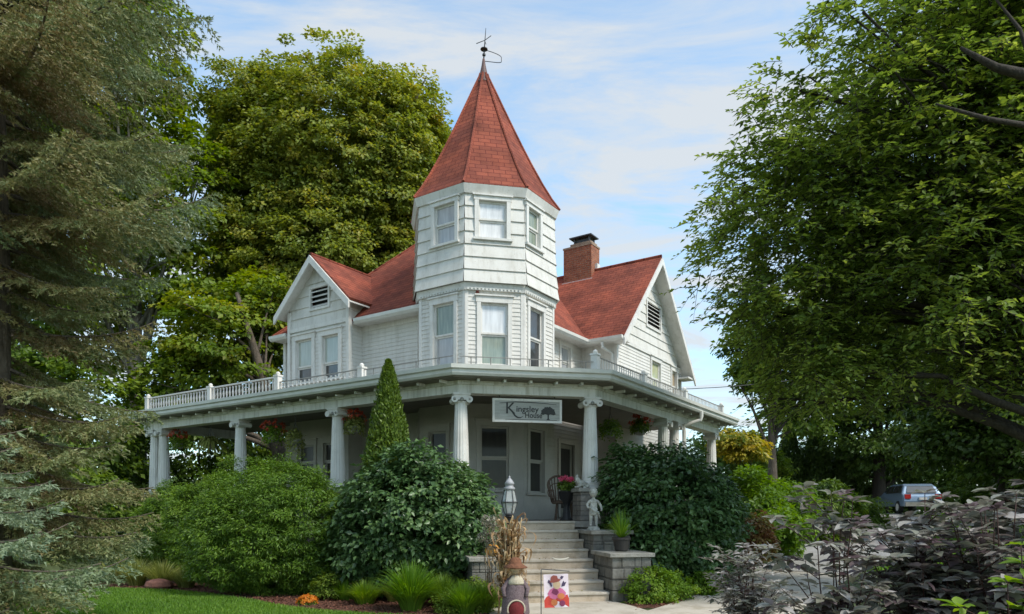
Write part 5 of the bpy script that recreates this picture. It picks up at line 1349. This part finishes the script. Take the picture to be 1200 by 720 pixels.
for s_ in (-1, 1): hd.lathe((hx + s_ * .073, hy, hz - .005), [(.004, -.016), (.013, 0), (.004, .018)], 8)
for k in range(26):
    a = k * 2.4; t = .15 + .8 * (k / 26); hd.lathe((hx + .068 * math.cos(a) * math.sin(t * 1.7), hy + .01 + .062 * math.sin(a) * math.sin(t * 1.7), hz + .078 * math.cos(t * 1.7) + .01), [(.003, -.018), (.018, -.005), (.018, .008), (.003, .018)], 7)
hd.build("head", M['statue'], cher, True)
dp = MB(); dp.lathe((stp[0], stp[1], zs + .06), [(.070, .22), (.085, .25), (.080, .31), (.070, .37), (.06, .38)], 14); dp.tube([(stp[0] - .07, stp[1] - .05, zs + .43), (stp[0], stp[1] - .085, zs + .37), (stp[0] + .08, stp[1] - .05, zs + .34), (stp[0] + .13, stp[1], zs + .22)], [.02, .026, .028, .012], 8); dp.build("drapery", M['statue'], cher, True)
bs_ = MB(); bs_.lathe((stp[0], stp[1], zs), [(.125, 0), (.125, .03), (.10, .045), (.10, .07)], 14); bs_.build("plinth", M['statue'], cher)
# reclining stone animal on the pier
pt_ = mv(C1, U, -.22, Nf, .18); zp = 2.04
lion = empty("stone_ornament", (*pt_, zp), "small pale stone crouching animal ornament on top of the stone pier", "ornament")
body = [[(.13, 0, .075, .055), (.05, 0, .085, .058), (-.04, 0, .10, .062), (-.09, 0, .135, .045), (-.125, -.01, .185, .045), (-.165, -.02, .18, .030)],
        [(-.04, 0, .10, .062), (-.075, -.05, .055, .028), (-.09, -.055, .025, .020), (-.15, -.055, .02, .018)], [(-.04, 0, .10, .062), (-.075, .05, .055, .028), (-.09, .055, .025, .020), (-.15, .055, .02, .018)],
        [(.13, 0, .075, .055), (.10, -.06, .045, .035), (.05, -.07, .02, .020)], [(.13, 0, .075, .055), (.10, .06, .045, .035), (.05, .07, .02, .020)],
        [(-.125, -.01, .185, .045), (-.12, -.03, .235, .014), (-.11, -.035, .265, .008)], [(-.125, -.01, .185, .045), (-.12, .015, .235, .014), (-.11, .02, .265, .008)]]
skinfig("figure", place(body, *pt_, zp, 1.05, .2), M['statue'], lion)

# potted spiky plant on the lower wall
pp = SQ(2.66, 2.05); zz = .84
pot = empty("potted_plant", (*pp, zz), "dark pot of spiky arching green leaves on the lower block wall", "potted plant")
q = MB(); q.lathe((pp[0], pp[1], zz), [(.10, 0), (.12, .02), (.155, .20), (.17, .21), (.17, .25), (.15, .25), (.14, .22)], 18); q.build("pot", noisy("dark clay", (.035, .03, .027), (.07, .06, .05), 6, .8), pot)
n = 90; a = rng.uniform(0, 6.283, n); k = rng.random(n); le = .42 + .22 * rng.random(n); rings = []; seg = 6
out = np.column_stack([np.cos(a), np.sin(a), np.zeros(n)]); side = np.column_stack([-np.sin(a), np.cos(a), np.zeros(n)])
for i in range(seg):
    t = i / (seg - 1); c = np.array([pp[0], pp[1], zz + .22]) + out * (le * (.1 + .8 * k) * t)[:, None] + np.array([0, 0, 1.0]) * (le * (t * (1 - .35 * k) - .35 * k * t * t))[:, None]
    ww = .011 * (1 - t) ** .5 + .0006; rings += [c - side * ww, c + side * ww]
vs = np.stack(rings, 1).reshape(-1, 3); f = []
for i in range(seg - 1): f += [2 * i, 2 * i + 1, 2 * i + 3, 2 * i + 2]
rawmesh("spiky_leaves", vs, (np.arange(n)[:, None] * (seg * 2) + np.array(f)[None]).ravel(), 4, M['blade'], pot, np.repeat(np.clip(.6 + rng.normal(0, .3, n), 0, 1), seg * 2))

# wicker chair and geraniums on the porch
M['wicker'] = noisy("brown wicker", (.10, .065, .045), (.20, .14, .10), 40, .8, .8, 120)
wc = (at(661, 15.6), 15.6)
chair = empty("wicker_chair", (*wc, ZFLOOR), "brown wicker armchair on the porch beside the entrance door", "chair")
m = MB(); zc = ZFLOOR + .005
m.lathe((*wc, zc + .36), [(.26, 0), (.28, .02), (.28, .06), (.25, .08)], 16); m.build("seat", M['wicker'], chair, True)
m = MB()
for j in range(17):
    t = j / 16; a = R_(20) + R_(230) * t + R_(-25); hh = .25 + .35 * math.sin(math.pi * t) ** 2
    m.tube([(wc[0] + .28 * math.cos(a), wc[1] + .28 * math.sin(a), zc + .40), (wc[0] + .36 * math.cos(a), wc[1] + .34 * math.sin(a), zc + .40 + hh)], .012, 5)
rim = [(wc[0] + .36 * math.cos(R_(-5) + R_(230) * j / 20), wc[1] + .34 * math.sin(R_(-5) + R_(230) * j / 20), zc + .40 + .25 + .35 * math.sin(math.pi * j / 20) ** 2) for j in range(21)]
m.tube(rim, .026, 7); m.tube([(p[0], p[1], p[2] - .16) for p in rim], .012, 5); m.build("backrest", M['wicker'], chair, True)
for a in (45, 135, 225, 315):
    m = MB(); m.tube([(wc[0] + .22 * math.cos(R_(a)), wc[1] + .22 * math.sin(R_(a)), zc + .36), (wc[0] + .27 * math.cos(R_(a)), wc[1] + .27 * math.sin(R_(a)), zc)], [.02, .015], 6); m.build("leg", M['wicker'], chair)
gp_ = (at(664, 14.95), 14.95); gz = ZFLOOR
ger = empty("flower_pot", (*gp_, gz), "tall pot of pink geraniums on the porch in front of the door", "flower pot")
m = MB(); m.lathe((*gp_, gz), [(.13, 0), (.15, .02), (.09, .08), (.06, .30), (.10, .42), (.15, .46), (.17, .62), (.18, .63), (.15, .63)], 16); m.build("pot", M['black'], ger, True)
n = 500; b = ball(n); P = np.array([*gp_, gz + .74]) + b * np.array([.2, .2, .13]); leaves("foliage", P, b + [0, 0, .8] + rng.normal(0, .4, (n, 3)), b + rng.normal(0, .5, (n, 3)), .06, .9, rng.random(n), M['green'], ger)
hc = np.array([[-.12, -.08, .15], [.04, -.12, .13], [.10, -.03, .15], [-.03, .05, .18]]); k = rng.integers(0, 4, 260); P = np.array([*gp_, gz + .74]) + hc[k] + nz(rng.normal(size=(260, 3))) * .045
leaves("blossom", P, rng.normal(size=(260, 3)), rng.normal(size=(260, 3)), .035, .9, rng.random(260), M['pinkfl'], ger)

# ------------------------------------------------------------------ lamp post with corn stalks
lx, ly = at(597, 10.35), 10.35
lamp = empty("lamp_post", (lx, ly, 0), "garden lamp post with a pointed lantern top rising out of tied corn stalks", "lamp")
m = MB(); m.tube([(lx, ly, 0), (lx, ly, 1.48)], .038, 12); m.lathe((lx, ly, 1.46), [(.05, 0), (.075, .02), (.05, .05)], 12); m.build("post", M['black'], lamp)
m = MB(); zL = 1.52
for k in range(6):
    a = k * math.pi / 3; m.tube([(lx + .072 * math.cos(a), ly + .072 * math.sin(a), zL), (lx + .118 * math.cos(a), ly + .118 * math.sin(a), zL + .17), (lx + .075 * math.cos(a), ly + .075 * math.sin(a), zL + .36)], .007, 5)
m.lathe((lx, ly, zL + .165), [(.122, 0), (.128, .004), (.128, .012), (.122, .016)], 6)
m.lathe((lx, ly, zL - .02), [(.05, 0), (.08, .01), (.08, .025), (.06, .03)], 12); m.build("lantern_frame", M['metal'], lamp)
gm, nt, N_2, L_2, B_ = newmat("lantern glass"); B_.inputs["Base Color"].default_value = (.62, .64, .62, 1); B_.inputs["Roughness"].default_value = .25; B_.inputs["Transmission Weight"].default_value = .55
m = MB(); m.lathe((lx, ly, zL), [(.068, .0), (.112, .165), (.072, .355)], 6); m.build("lantern_glass", gm, lamp)
m = MB(); m.lathe((lx, ly, zL), [(.02, .02), (.045, .05), (.05, .12), (.03, .20), (.012, .22)], 12)
m.build("bulb", noisy("frosted bulb", (.72, .73, .70), (.8, .8, .78), 3, .4), lamp, True)
m = MB(); m.lathe((lx, ly, zL + .355), [(.082, 0), (.085, .03), (.062, .045), (.058, .075), (.075, .085), (.06, .12), (.03, .16), (.012, .18), (.016, .195), (.004, .21)], 14)
m.build("lantern_cap", noisy("grey lantern metal", (.22, .22, .23), (.36, .36, .37), 6, .5), lamp, True)

stk = empty("corn_stalks", (lx, ly, 0), "bundle of dry tan corn stalks tied around the lamp post", "corn stalks")
m = MB()
for k in range(15):
    a = k * 2.4; r0 = .06 + .05 * random.random(); tp = 1.25 + .28 * random.random(); w = .10 + .10 * random.random()
    m.tube([(lx + r0 * 1.7 * math.cos(a), ly + r0 * 1.7 * math.sin(a) , 0), (lx + r0 * math.cos(a), ly + r0 * math.sin(a), .75), (lx + w * math.cos(a), ly + w * math.sin(a), tp)], [.014, .012, .007], 6)
m.build("stalks", noisy("dry stalk", (.26, .17, .08), (.44, .33, .18), 20, .8), stk, True)
n = 300; seg = 7; a = rng.uniform(0, 6.283, n); zb_ = rng.uniform(.25, 1.40, n); le = .20 + .34 * rng.random(n); rr = .05 + .06 * rng.random(n); kk = .2 + .8 * rng.random(n); rings = []
out = np.column_stack([np.cos(a), np.sin(a), np.zeros(n)]); side = np.column_stack([-np.sin(a), np.cos(a), np.zeros(n)]); tw = rng.normal(0, 1.6, n); up_ = rng.uniform(.1, 1.6, n)
for i in range(seg):
    t = i / (seg - 1); c = np.array([lx, ly, 0]) + out * (rr + le * kk * .62 * np.sin(t * 2.2))[:, None] + side * (np.sin(t * 3 + tw) * .04 * t)[:, None] + np.array([0, 0, 1.0]) * (zb_ + le * (up_ * t - (.4 + up_) * t * t * kk))[:, None]
    s2 = side * np.cos(tw * t)[:, None] + out * np.sin(tw * t)[:, None] ; ww = .024 * (1 - t) ** .5 + .0015; rings += [c - s2 * ww, c + s2 * ww]
vs = np.stack(rings, 1).reshape(-1, 3); f = []
for i in range(seg - 1): f += [2 * i, 2 * i + 1, 2 * i + 3, 2 * i + 2]
rawmesh("husk_leaves", vs, (np.arange(n)[:, None] * (seg * 2) + np.array(f)[None]).ravel(), 4, M['husk'], stk, np.repeat(np.clip(.5 + rng.normal(0, .28, n), 0, 1), seg * 2), True)
m = MB(); m.lathe((lx, ly, .80), [(.115, 0), (.125, .015), (.125, .03), (.115, .045)], 16); m.build("twine", noisy("twine", (.2, .13, .07), (.3, .2, .1), 50, .9), stk)

# grey dried hydrangea bunch beside the stalks
hy = empty("dried_flowers", (at(574, 10.9), 10.9, .6), "bunch of pale grey-green dried blooms beside the corn stalks", "dried flowers")
n = 900; q = np.array([[0, 0, .72], [-.10, .03, .60], [.09, -.02, .60], [.02, .02, .48], [-.04, -.05, .86], [.08, .03, .84]]); k = rng.integers(0, 6, n)
P = np.array([at(573, 10.9), 10.9, .55]) + q[k] + nz(rng.normal(size=(n, 3))) * .075
M['greyfl'] = leafmat("grey blooms", [(.18, .16, .11), (.28, .26, .2), (.36, .35, .28)], .25)
leaves("blooms", P, rng.normal(size=(n, 3)), rng.normal(size=(n, 3)), .035, .8, rng.random(n), M['greyfl'], hy)
m = MB()
for c in q: m.tube([(at(573, 10.9), 10.9, 0), (at(573, 10.9) + c[0], 10.9 + c[1], .55 + c[2])], .006, 5)
m.build("stems", M['bark'], hy)

# pumpkin on the cheek wall
M['pumpkin'] = noisy("pumpkin skin", (.50, .20, .03), (.62, .30, .05), 5, .5)
pk = SQ(.02, 2.35); FPK = (at(577, 11.75), 11.75)
pk = (FPK[0], FPK[1]); pz = .80
pum = empty("pumpkin", (*pk, pz), "orange pumpkin sitting on the block wall beside the corn stalks", "pumpkin")
m = MB(); b = 0; nn = 40; prof = []
for i in range(13):
    t = math.pi * (i + .25) / 12.5
    for k in range(nn):
        a = 2 * math.pi * k / nn; rr = .125 * math.sin(t) * (1 - .09 * abs(math.cos(a * 4.5)) ** 6); m.v.append((pk[0] + rr * math.cos(a), pk[1] + rr * math.sin(a), pz + .105 - .105 * math.cos(t)))
for i in range(12):
    for k in range(nn): m.f.append((i * nn + k, i * nn + (k + 1) % nn, (i + 1) * nn + (k + 1) % nn, (i + 1) * nn + k))
m.build("rind", M['pumpkin'], pum, True)
m = MB(); m.tube([(pk[0], pk[1], pz + .19), (pk[0], pk[1], pz + .23), (pk[0] + .02, pk[1], pz + .26)], [.022, .014, .012], 7); m.build("stalk", M['bark'], pum)

# scarecrow doll in front of the post
fx, fy = at(604, 9.75), 9.75
crow = empty("scarecrow_doll", (fx, fy, 0), "small scarecrow doll in a rust hat and purplish dress at the lamp post's foot", "scarecrow")
Mg = {k: noisy(k, a, b, s_, .85, .4, 60) for k, a, b, s_ in (("doll dress", (.07, .045, .05), (.20, .15, .155), 55), ("doll maroon", (.10, .01, .012), (.18, .02, .02), 12), ("doll burlap", (.42, .30, .18), (.55, .42, .27), 40), ("doll collar", (.36, .31, .22), (.55, .49, .37), 18), ("doll hat", (.10, .04, .02), (.22, .09, .045), 25))}
m = MB(); m.lathe((fx, fy, 0), [(.16, .0), (.175, .04), (.20, .15), (.18, .34), (.135, .50), (.10, .62), (.07, .66)], 22, 0, 1, .85); m.build("dress", Mg["doll dress"], crow, True)
m = MB(); m.lathe((fx + .01, fy - .10, 0), [(.07, .06), (.11, .10), (.125, .20), (.10, .31), (.05, .34)], 18, 0, 1, .75); m.build("apron_pouch", Mg["doll maroon"], crow, True)
m = MB(); rim = [(fx + .01 + .118 * math.cos(a), fy - .13 - .06 * abs(math.sin(a / 2)), .21 + .125 * math.sin(a)) for a in np.linspace(-.4, 3.54, 15)]; m.tube(rim, .012, 6); m.build("pouch_trim", Mg["doll collar"], crow, True)
m = MB(); m.lathe((fx + .01, fy - .02, .57), [(.05, .10), (.075, .085), (.118, .03), (.128, -.01), (.12, -.03), (.09, -.01), (.05, .04)], 7, .3, 1, .8); m.build("collar", Mg["doll collar"], crow, True)
m = MB(); m.lathe((fx, fy, .765), [(.02, -.09), (.055, -.07), (.082, -.02), (.082, .03), (.055, .07), (.01, .09)], 18)
m.lathe((fx, fy - .082, .755), [(.002, -.014), (.013, 0), (.002, .014)], 6); m.build("head", Mg["doll burlap"], crow, True)
m = MB()
for s_ in (-1, 1): m.lathe((fx + s_ * .03, fy - .078, .785), [(.002, -.008), (.008, 0), (.002, .008)], 6)
m.tube([(fx - .03, fy - .075, .725), (fx, fy - .08, .715), (fx + .03, fy - .075, .725)], .003, 4); m.build("face_marks", M['black'], crow)
m = MB(); m.lathe((fx, fy, .80), [(.165, -.035), (.170, -.02), (.10, .02), (.088, .035), (.080, .08), (.06, .105), (.02, .115)], 20, 0, 1, .9); m.build("hat", Mg["doll hat"], crow, True)
for s_ in (-1, 1):
    m = MB(); m.tube([(fx + s_ * .08, fy, .60), (fx + s_ * .17, fy - .04, .48), (fx + s_ * .15, fy - .12, .38)], [.04, .035, .026], 8); m.build("sleeve", Mg["doll dress"], crow, True)
n = 160; b = nz(rng.normal(size=(n, 3))); P = np.array([fx, fy + .01, .74]) + b * np.array([.09, .05, .07]) + [0, 0, 0]; leaves("straw_hair", P, rng.normal(size=(n, 3)), b * [1, .3, .1] + [0, 0, -.8], .11, .08, rng.random(n), M['husk'], crow)

# garden flag
fd_ = 8.5; FX0, FX1 = at(637.5, fd_), at(666.5, fd_); FZ0, FZ1 = zat(712, fd_), zat(673, fd_)
flag = empty("garden_flag", ((FX0 + FX1) / 2, fd_, 0), "small garden flag with a pink and red harvest figure standing before the steps", "flag")
m = MB(); xp = FX0 - .035
m.tube([(xp, fd_, 0), (xp, fd_, FZ1 + .05), (xp + .01, fd_, FZ1 + .06), (FX1 + .01, fd_, FZ1 + .035)], .006, 6); m.tube([(xp, fd_, .03), (xp + .2, fd_, .03), (xp + .2, fd_, 0)], .005, 5); m.build("stand", M['metal'], flag)
W2, H2 = FX1 - FX0, FZ1 - FZ0
def fp(u, v, o):  # gently rippled cloth
    tilt = (.5 - u) * .018 * 0
    return (FX0 + W2 * u + (.5 - v) * .015, fd_ + .012 * math.sin(u * 7) * (1 - v * .5) - o, FZ0 + H2 * v + (u - .5) * .012)
def fpoly(mb, f_, o, nu=14):
    pass
def blob(name, pts, o, mat):
    """flat printed patch following the cloth"""
    mb = MB(); cx_ = sum(p[0] for p in pts) / len(pts); cy_ = sum(p[1] for p in pts) / len(pts)
    c = fp(cx_, cy_, o); rings = [[fp(cx_ + (u - cx_) * k, cy_ + (v - cy_) * k, o) for u, v in pts] for k in (.33, .66, 1.0)]
    n = len(pts); vs = [c] + sum(rings, []); fs = [(0, 1 + i, 1 + (i + 1) % n) for i in range(n)]
    for q in range(2): fs += [(1 + q * n + i, 1 + (q + 1) * n + i, 1 + (q + 1) * n + (i + 1) % n, 1 + q * n + (i + 1) % n) for i in range(n)]
    mb.add(vs, fs); return mb.build(name, mat, flag)
def ell(cx_, cy_, rx, ry, n=16, rot=0):
    return [(cx_ + rx * math.cos(t) * math.cos(rot) - ry * math.sin(t) * math.sin(rot), cy_ + rx * math.cos(t) * math.sin(rot) + ry * math.sin(t) * math.cos(rot)) for t in [2 * math.pi * i / n for i in range(n)]]
mc = MB(); nu, nv = 16, 10; vs = []
for o in (0, -.003):
    for j in range(nv + 1):
        for i in range(nu + 1): vs.append(fp(i / nu, j / nv, o))
fs = []
for b in (0, (nu + 1) * (nv + 1)):
    for j in range(nv):
        for i in range(nu): k = b + j * (nu + 1) + i; fs.append((k, k + 1, k + nu + 2, k + nu + 1))
mc.add(vs, fs); mc.build("flag_cloth", noisy("flag cloth", (.62, .50, .53), (.76, .68, .72), 9, .8), flag, True)
fm = {k: noisy("flag print " + k, tuple(x_ * .8 for x_ in c), c, 30, .8) for k, c in dict(red=(.55, .06, .04), pink=(.60, .16, .30), plum=(.22, .04, .10), skin=(.62, .45, .28), dark=(.07, .05, .10), brown=(.33, .09, .07), orange=(.62, .20, .07)).items()}
blob("print_patch", [(0, .0), (1, .0), (1, .26), (.94, .38), (.84, .34), (.70, .26), (.5, .30), (.30, .27), (.16, .36), (.06, .30), (0, .22)], .002, fm['red'])
blob("print_patch", [(.20, .30), (.42, .24), (.66, .24), (.86, .32), (.88, .44), (.74, .56), (.60, .60), (.40, .60), (.24, .54), (.14, .42)], .003, fm['pink'])
blob("print_patch", [(.30, .44), (.50, .36), (.60, .46), (.52, .56), (.36, .56)], .004, fm['plum']); blob("print_patch", ell(.68, .34, .15, .09), .0045, fm['orange']); blob("print_patch", ell(.40, .15, .13, .10), .0045, fm['orange']); blob("print_patch", ell(.72, .12, .12, .09), .0045, fm['plum'])
blob("print_patch", ell(.52, .68, .15, .13), .005, fm['skin'])
blob("print_patch", [(.24, .76), (.40, .74), (.62, .78), (.70, .84), (.58, .86), (.54, .95), (.40, .97), (.30, .92), (.28, .83)], .006, fm['brown'])
blob("print_patch", [(.16, .76), (.24, .70), (.30, .60), (.34, .66), (.30, .78), (.20, .84)], .004, fm['dark']); blob("print_patch", [(.70, .62), (.84, .64), (.92, .76), (.84, .74), (.80, .80), (.74, .72)], .004, fm['dark']); blob("print_patch", [(.66, .88), (.74, .84), (.82, .92), (.72, .95)], .004, fm['dark'])

# fallen husk on the steps
kk_ = SQ(1.55, 1.92); m = MB()
pts = [(kk_[0] - .15, kk_[1], .73), (kk_[0] - .09, kk_[1] - .02, .70), (kk_[0], kk_[1] - .03, .69), (kk_[0] + .09, kk_[1] - .02, .70), (kk_[0] + .16, kk_[1], .735)]
m.tube(pts, [.008, .02, .022, .02, .006], 7); tag(m.build("corn_husk", noisy("pale husk", (.5, .46, .38), (.62, .58, .48), 10, .8), None, True), "pale curved corn husk lying on a middle step", "husk")

n = 150; q = rng.integers(0, 9, n); ss = rng.uniform(.45, 2.2, n); P = []
for a_, b_ in zip(q, ss):
    if a_ == 8: p = SQ(b_ * 1.6 - .5, rng.uniform(2.7, 5.5)); P.append((*p, .022))
    else:
        k_ = int(a_); z1 = ZFLOOR - .17 * (7 - k_); p = SQ(b_, 2.55 - .30 * k_ - rng.uniform(.03, .27)); P.append((*p, z1 + .006))
P = np.array(P); tag(leaves("fallen_leaves", P, np.tile([0, 0, 1.0], (n, 1)) + rng.normal(0, .25, (n, 3)), rng.normal(size=(n, 3)), .05, .6, rng.random(n), M['rusty']), "small fallen leaves strewn over the steps and front walk", "leaves", kind="stuff")
# power line from the gable into the trees
pw0 = FGW.pt(9.6, zat(457, FGW.pt(9.6, 0)[1]), .1); m = MB(); pw1 = (30, 38, 13.5)
m.tube([(pw0[0] * (1 - t) + pw1[0] * t, pw0[1] * (1 - t) + pw1[1] * t, pw0[2] * (1 - t) + pw1[2] * t - 4 * 1.2 * t * (1 - t)) for t in np.linspace(0, 1, 24)], .014, 5)
tag(m.build("power_line", M['black']), "thin black power line running from the gable end into the trees", "power line")

# ------------------------------------------------------------------ cars
def car(label, x, y, ang, paint, name="parked_car"):
    z0 = hgt(x, y) + .03
    o = empty(name, (0, 0, 0), label, "car")
    prof = [(-2.15, .35), (-2.2, .62), (-2.12, .90), (-2.0, 1.0), (-1.75, 1.38), (-1.45, 1.50), (.0, 1.52), (.35, 1.45), (1.05, 1.0), (1.95, .85), (2.2, .62), (2.2, .35)]
    m = MB(); st_ = [(-.86, .0), (-.84, 1.0), (.84, 1.0), (.86, .0)]
    secs = []
    for (u, v) in prof:
        w = .88 if v < 1.02 else .88 - (v - 1.0) * .38
        secs.append([(u, -w, v), (u, w, v)])
    n = len(secs); vs = [p for s_ in secs for p in s_]
    fs = [(2 * i, 2 * i + 1, 2 * i + 3, 2 * i + 2) for i in range(n - 1)] + [(0, 2 * (n - 1), 2 * (n - 1) + 1, 1)]
    # sides: lower body and greenhouse
    lo = [i for i in range(n)]
    fs += [tuple(2 * i for i in lo), tuple(2 * i + 1 for i in reversed(lo))]
    m.add(vs, fs); m.build("body", paint, o, False, bevel=.05)
    g = MB()
    def pan(pts, yoff):
        g.add([(a, b, c) for a, b, c in pts], [tuple(range(len(pts)))])
    # rear, front and side glass set just proud of the body
    g.hexa([(-2.03, -.70, 1.04), (-2.03, .70, 1.04), (-1.99, .70, 1.04), (-1.99, -.70, 1.04), (-1.79, -.60, 1.36), (-1.79, .60, 1.36), (-1.74, .60, 1.38), (-1.74, -.60, 1.38)])
    g.hexa([(.42, -.62, 1.42), (.42, .62, 1.42), (.38, .62, 1.38), (.38, -.62, 1.38), (1.02, -.74, 1.06), (1.02, .74, 1.06), (.96, .74, 1.02), (.96, -.74, 1.02)])
    for s_ in (-1, 1):
        for a, b in ((-1.62, -.62), (-.54, .42)):
            g.hexa([(a - .12 * (a < -1), s_ * .868, 1.04), (b + .35 * (b > 0), s_ * .868, 1.04), (b + .35 * (b > 0), s_ * .82, 1.04), (a - .12 * (a < -1), s_ * .82, 1.04), (a, s_ * .735, 1.42), (b, s_ * .735, 1.42), (b, s_ * .68, 1.42), (a, s_ * .68, 1.42)])
    g.build("window_glass", M['glassdark'], o)
    for s_ in (-1, 1):
        t = MB(); t.obox((-2.165, s_ * .70), (1, 0), .045, .14, .74, .96); t.build("tail_light", noisy("tail light", (.35, .02, .02), (.5, .04, .03), 5, .3), o)
        t = MB(); t.obox((2.12, s_ * .66), (1, 0), .08, .16, .66, .80); t.build("headlight", M['glasswhite'], o)
        for u in (-1.35, 1.4):
            w = MB(); w.tube([(u, s_ * .70, .32), (u, s_ * .90, .32)], .32, 20); wo = w.build("wheel", M['black'], o)
            w = MB(); w.tube([(u, s_ * .89, .32), (u, s_ * .915, .32)], .19, 12); w.build("rim", M['gutter'], wo)
    for u in (-2.2, 2.2): t = MB(); t.obox((u, 0), (1, 0), .06, .82, .36, .56); t.build("bumper", M['greytrim'], o)
    t = MB(); t.obox((-2.20, 0), (1, 0), .035, .18, .68, .80); t.build("licence_plate", M['trim'], o)
    o.location = (x, y, z0); o.rotation_euler = (0, 0, ang)
    return o
def paint(name, c): m, nt, N, L2, B = newmat(name); B.inputs["Base Color"].default_value = (*c, 1); B.inputs["Metallic"].default_value = .3; B.inputs["Roughness"].default_value = .3; B.inputs["Coat Weight"].default_value = 1; return m
car("silver-blue hatchback parked under the shade tree, seen from the rear", at(1062, 37), 37, R_(80), paint("silver blue paint", (.22, .30, .40)))
#car("white car half hidden by the purple shrub's leaves", at(957, 34.5), 34.5, R_(84), paint("white car paint", (.62, .62, .6)))

# ------------------------------------------------------------------ sky, sun, camera
SUNV = Vector((.82, -.57, 1.15)).normalized()
elev = math.asin(SUNV.z); az = math.atan2(SUNV.x, SUNV.y)
w = bpy.data.worlds.new("World"); scene.world = w; w.use_nodes = True
nt = w.node_tree; N = nt.nodes; LK = nt.links; bg = N["Background"]
sky = N.new("ShaderNodeTexSky"); sky.sky_type = 'NISHITA'; sky.sun_disc = False; sky.sun_elevation = elev; sky.sun_rotation = az
sky.air_density = 1.0; sky.dust_density = .4; sky.ozone_density = 1.2
tc = N.new("ShaderNodeTexCoord")
sp = N.new("ShaderNodeSeparateXYZ"); LK.new(tc.outputs["Generated"], sp.inputs[0])
# project the direction on a cloud layer overhead
mxz = N.new("ShaderNodeMath"); mxz.operation = 'MAXIMUM'; mxz.inputs[1].default_value = 0.0; LK.new(sp.outputs[2], mxz.inputs[0])
ad = N.new("ShaderNodeMath"); ad.operation = 'ADD'; ad.inputs[1].default_value = .22; LK.new(mxz.outputs[0], ad.inputs[0])
dv = N.new("ShaderNodeVectorMath"); dv.operation = 'DIVIDE'; cb_ = N.new("ShaderNodeCombineXYZ")
for i in range(3): LK.new(ad.outputs[0], cb_.inputs[i])
LK.new(tc.outputs["Generated"], dv.inputs[0]); LK.new(cb_.outputs[0], dv.inputs[1])
mp = N.new("ShaderNodeMapping"); mp.inputs["Scale"].default_value = (.85, 2.3, 1); mp.inputs["Rotation"].default_value = (0, 0, R_(-14)); mp.inputs["Location"].default_value = (3.2, 1.1, 0); LK.new(dv.outputs[0], mp.inputs[0])
n1 = N.new("ShaderNodeTexNoise"); n1.inputs["Scale"].default_value = 1.9; n1.inputs["Detail"].default_value = 10; n1.inputs["Roughness"].default_value = .62; n1.inputs["Distortion"].default_value = .7; LK.new(mp.outputs[0], n1.inputs["Vector"])
cr_ = ramp(N, [(.37, (.08, .08, .08)), (.47, (.40, .40, .40)), (.60, (.92, .92, .92))]); LK.new(n1.outputs[0], cr_.inputs[0])
mx = N.new("ShaderNodeMix"); mx.data_type = 'RGBA'; LK.new(cr_.outputs[0], mx.inputs[0]); 
tint = N.new("ShaderNodeMix"); tint.data_type = 'RGBA'; tint.blend_type = 'MULTIPLY'; tint.inputs[0].default_value = 1; tint.inputs[7].default_value = (.84, 1.02, .98, 1)
LK.new(sky.outputs[0], tint.inputs[6]); LK.new(tint.outputs[2], mx.inputs[6])
mx.inputs[7].default_value = (2.20, 2.32, 2.42, 1)
LK.new(mx.outputs[2], bg.inputs[0]); bg.inputs[1].default_value = .11
sun = bpy.data.lights.new("sun", 'SUN'); sun.energy = 1.3; sun.angle = R_(14); sun.color = (1, .95, .87)
so = bpy.data.objects.new("sun", sun); COL.objects.link(so); so.rotation_euler = SUNV.to_track_quat('Z', 'Y').to_euler()
cam = bpy.data.cameras.new("camera"); co = bpy.data.objects.new("camera", cam); COL.objects.link(co); scene.camera = co
co.location = (0, 0, EYE); co.rotation_euler = (R_(90), 0, 0); cam.sensor_width = 36; cam.lens = F_PX / 1200 * 36; cam.shift_y = .2; cam.clip_end = 4000; cam.clip_start = .05
vs_ = scene.view_settings; vs_.view_transform = 'Standard'; vs_.look = 'None'; vs_.gamma = 1; vs_.use_curve_mapping = False; vs_.exposure = 1.62
scene.cycles.max_bounces = 6; scene.cycles.diffuse_bounces = 3; scene.cycles.glossy_bounces = 2; scene.cycles.transmission_bounces = 4; scene.cycles.use_denoising = True
scene.cycles.use_adaptive_sampling = True
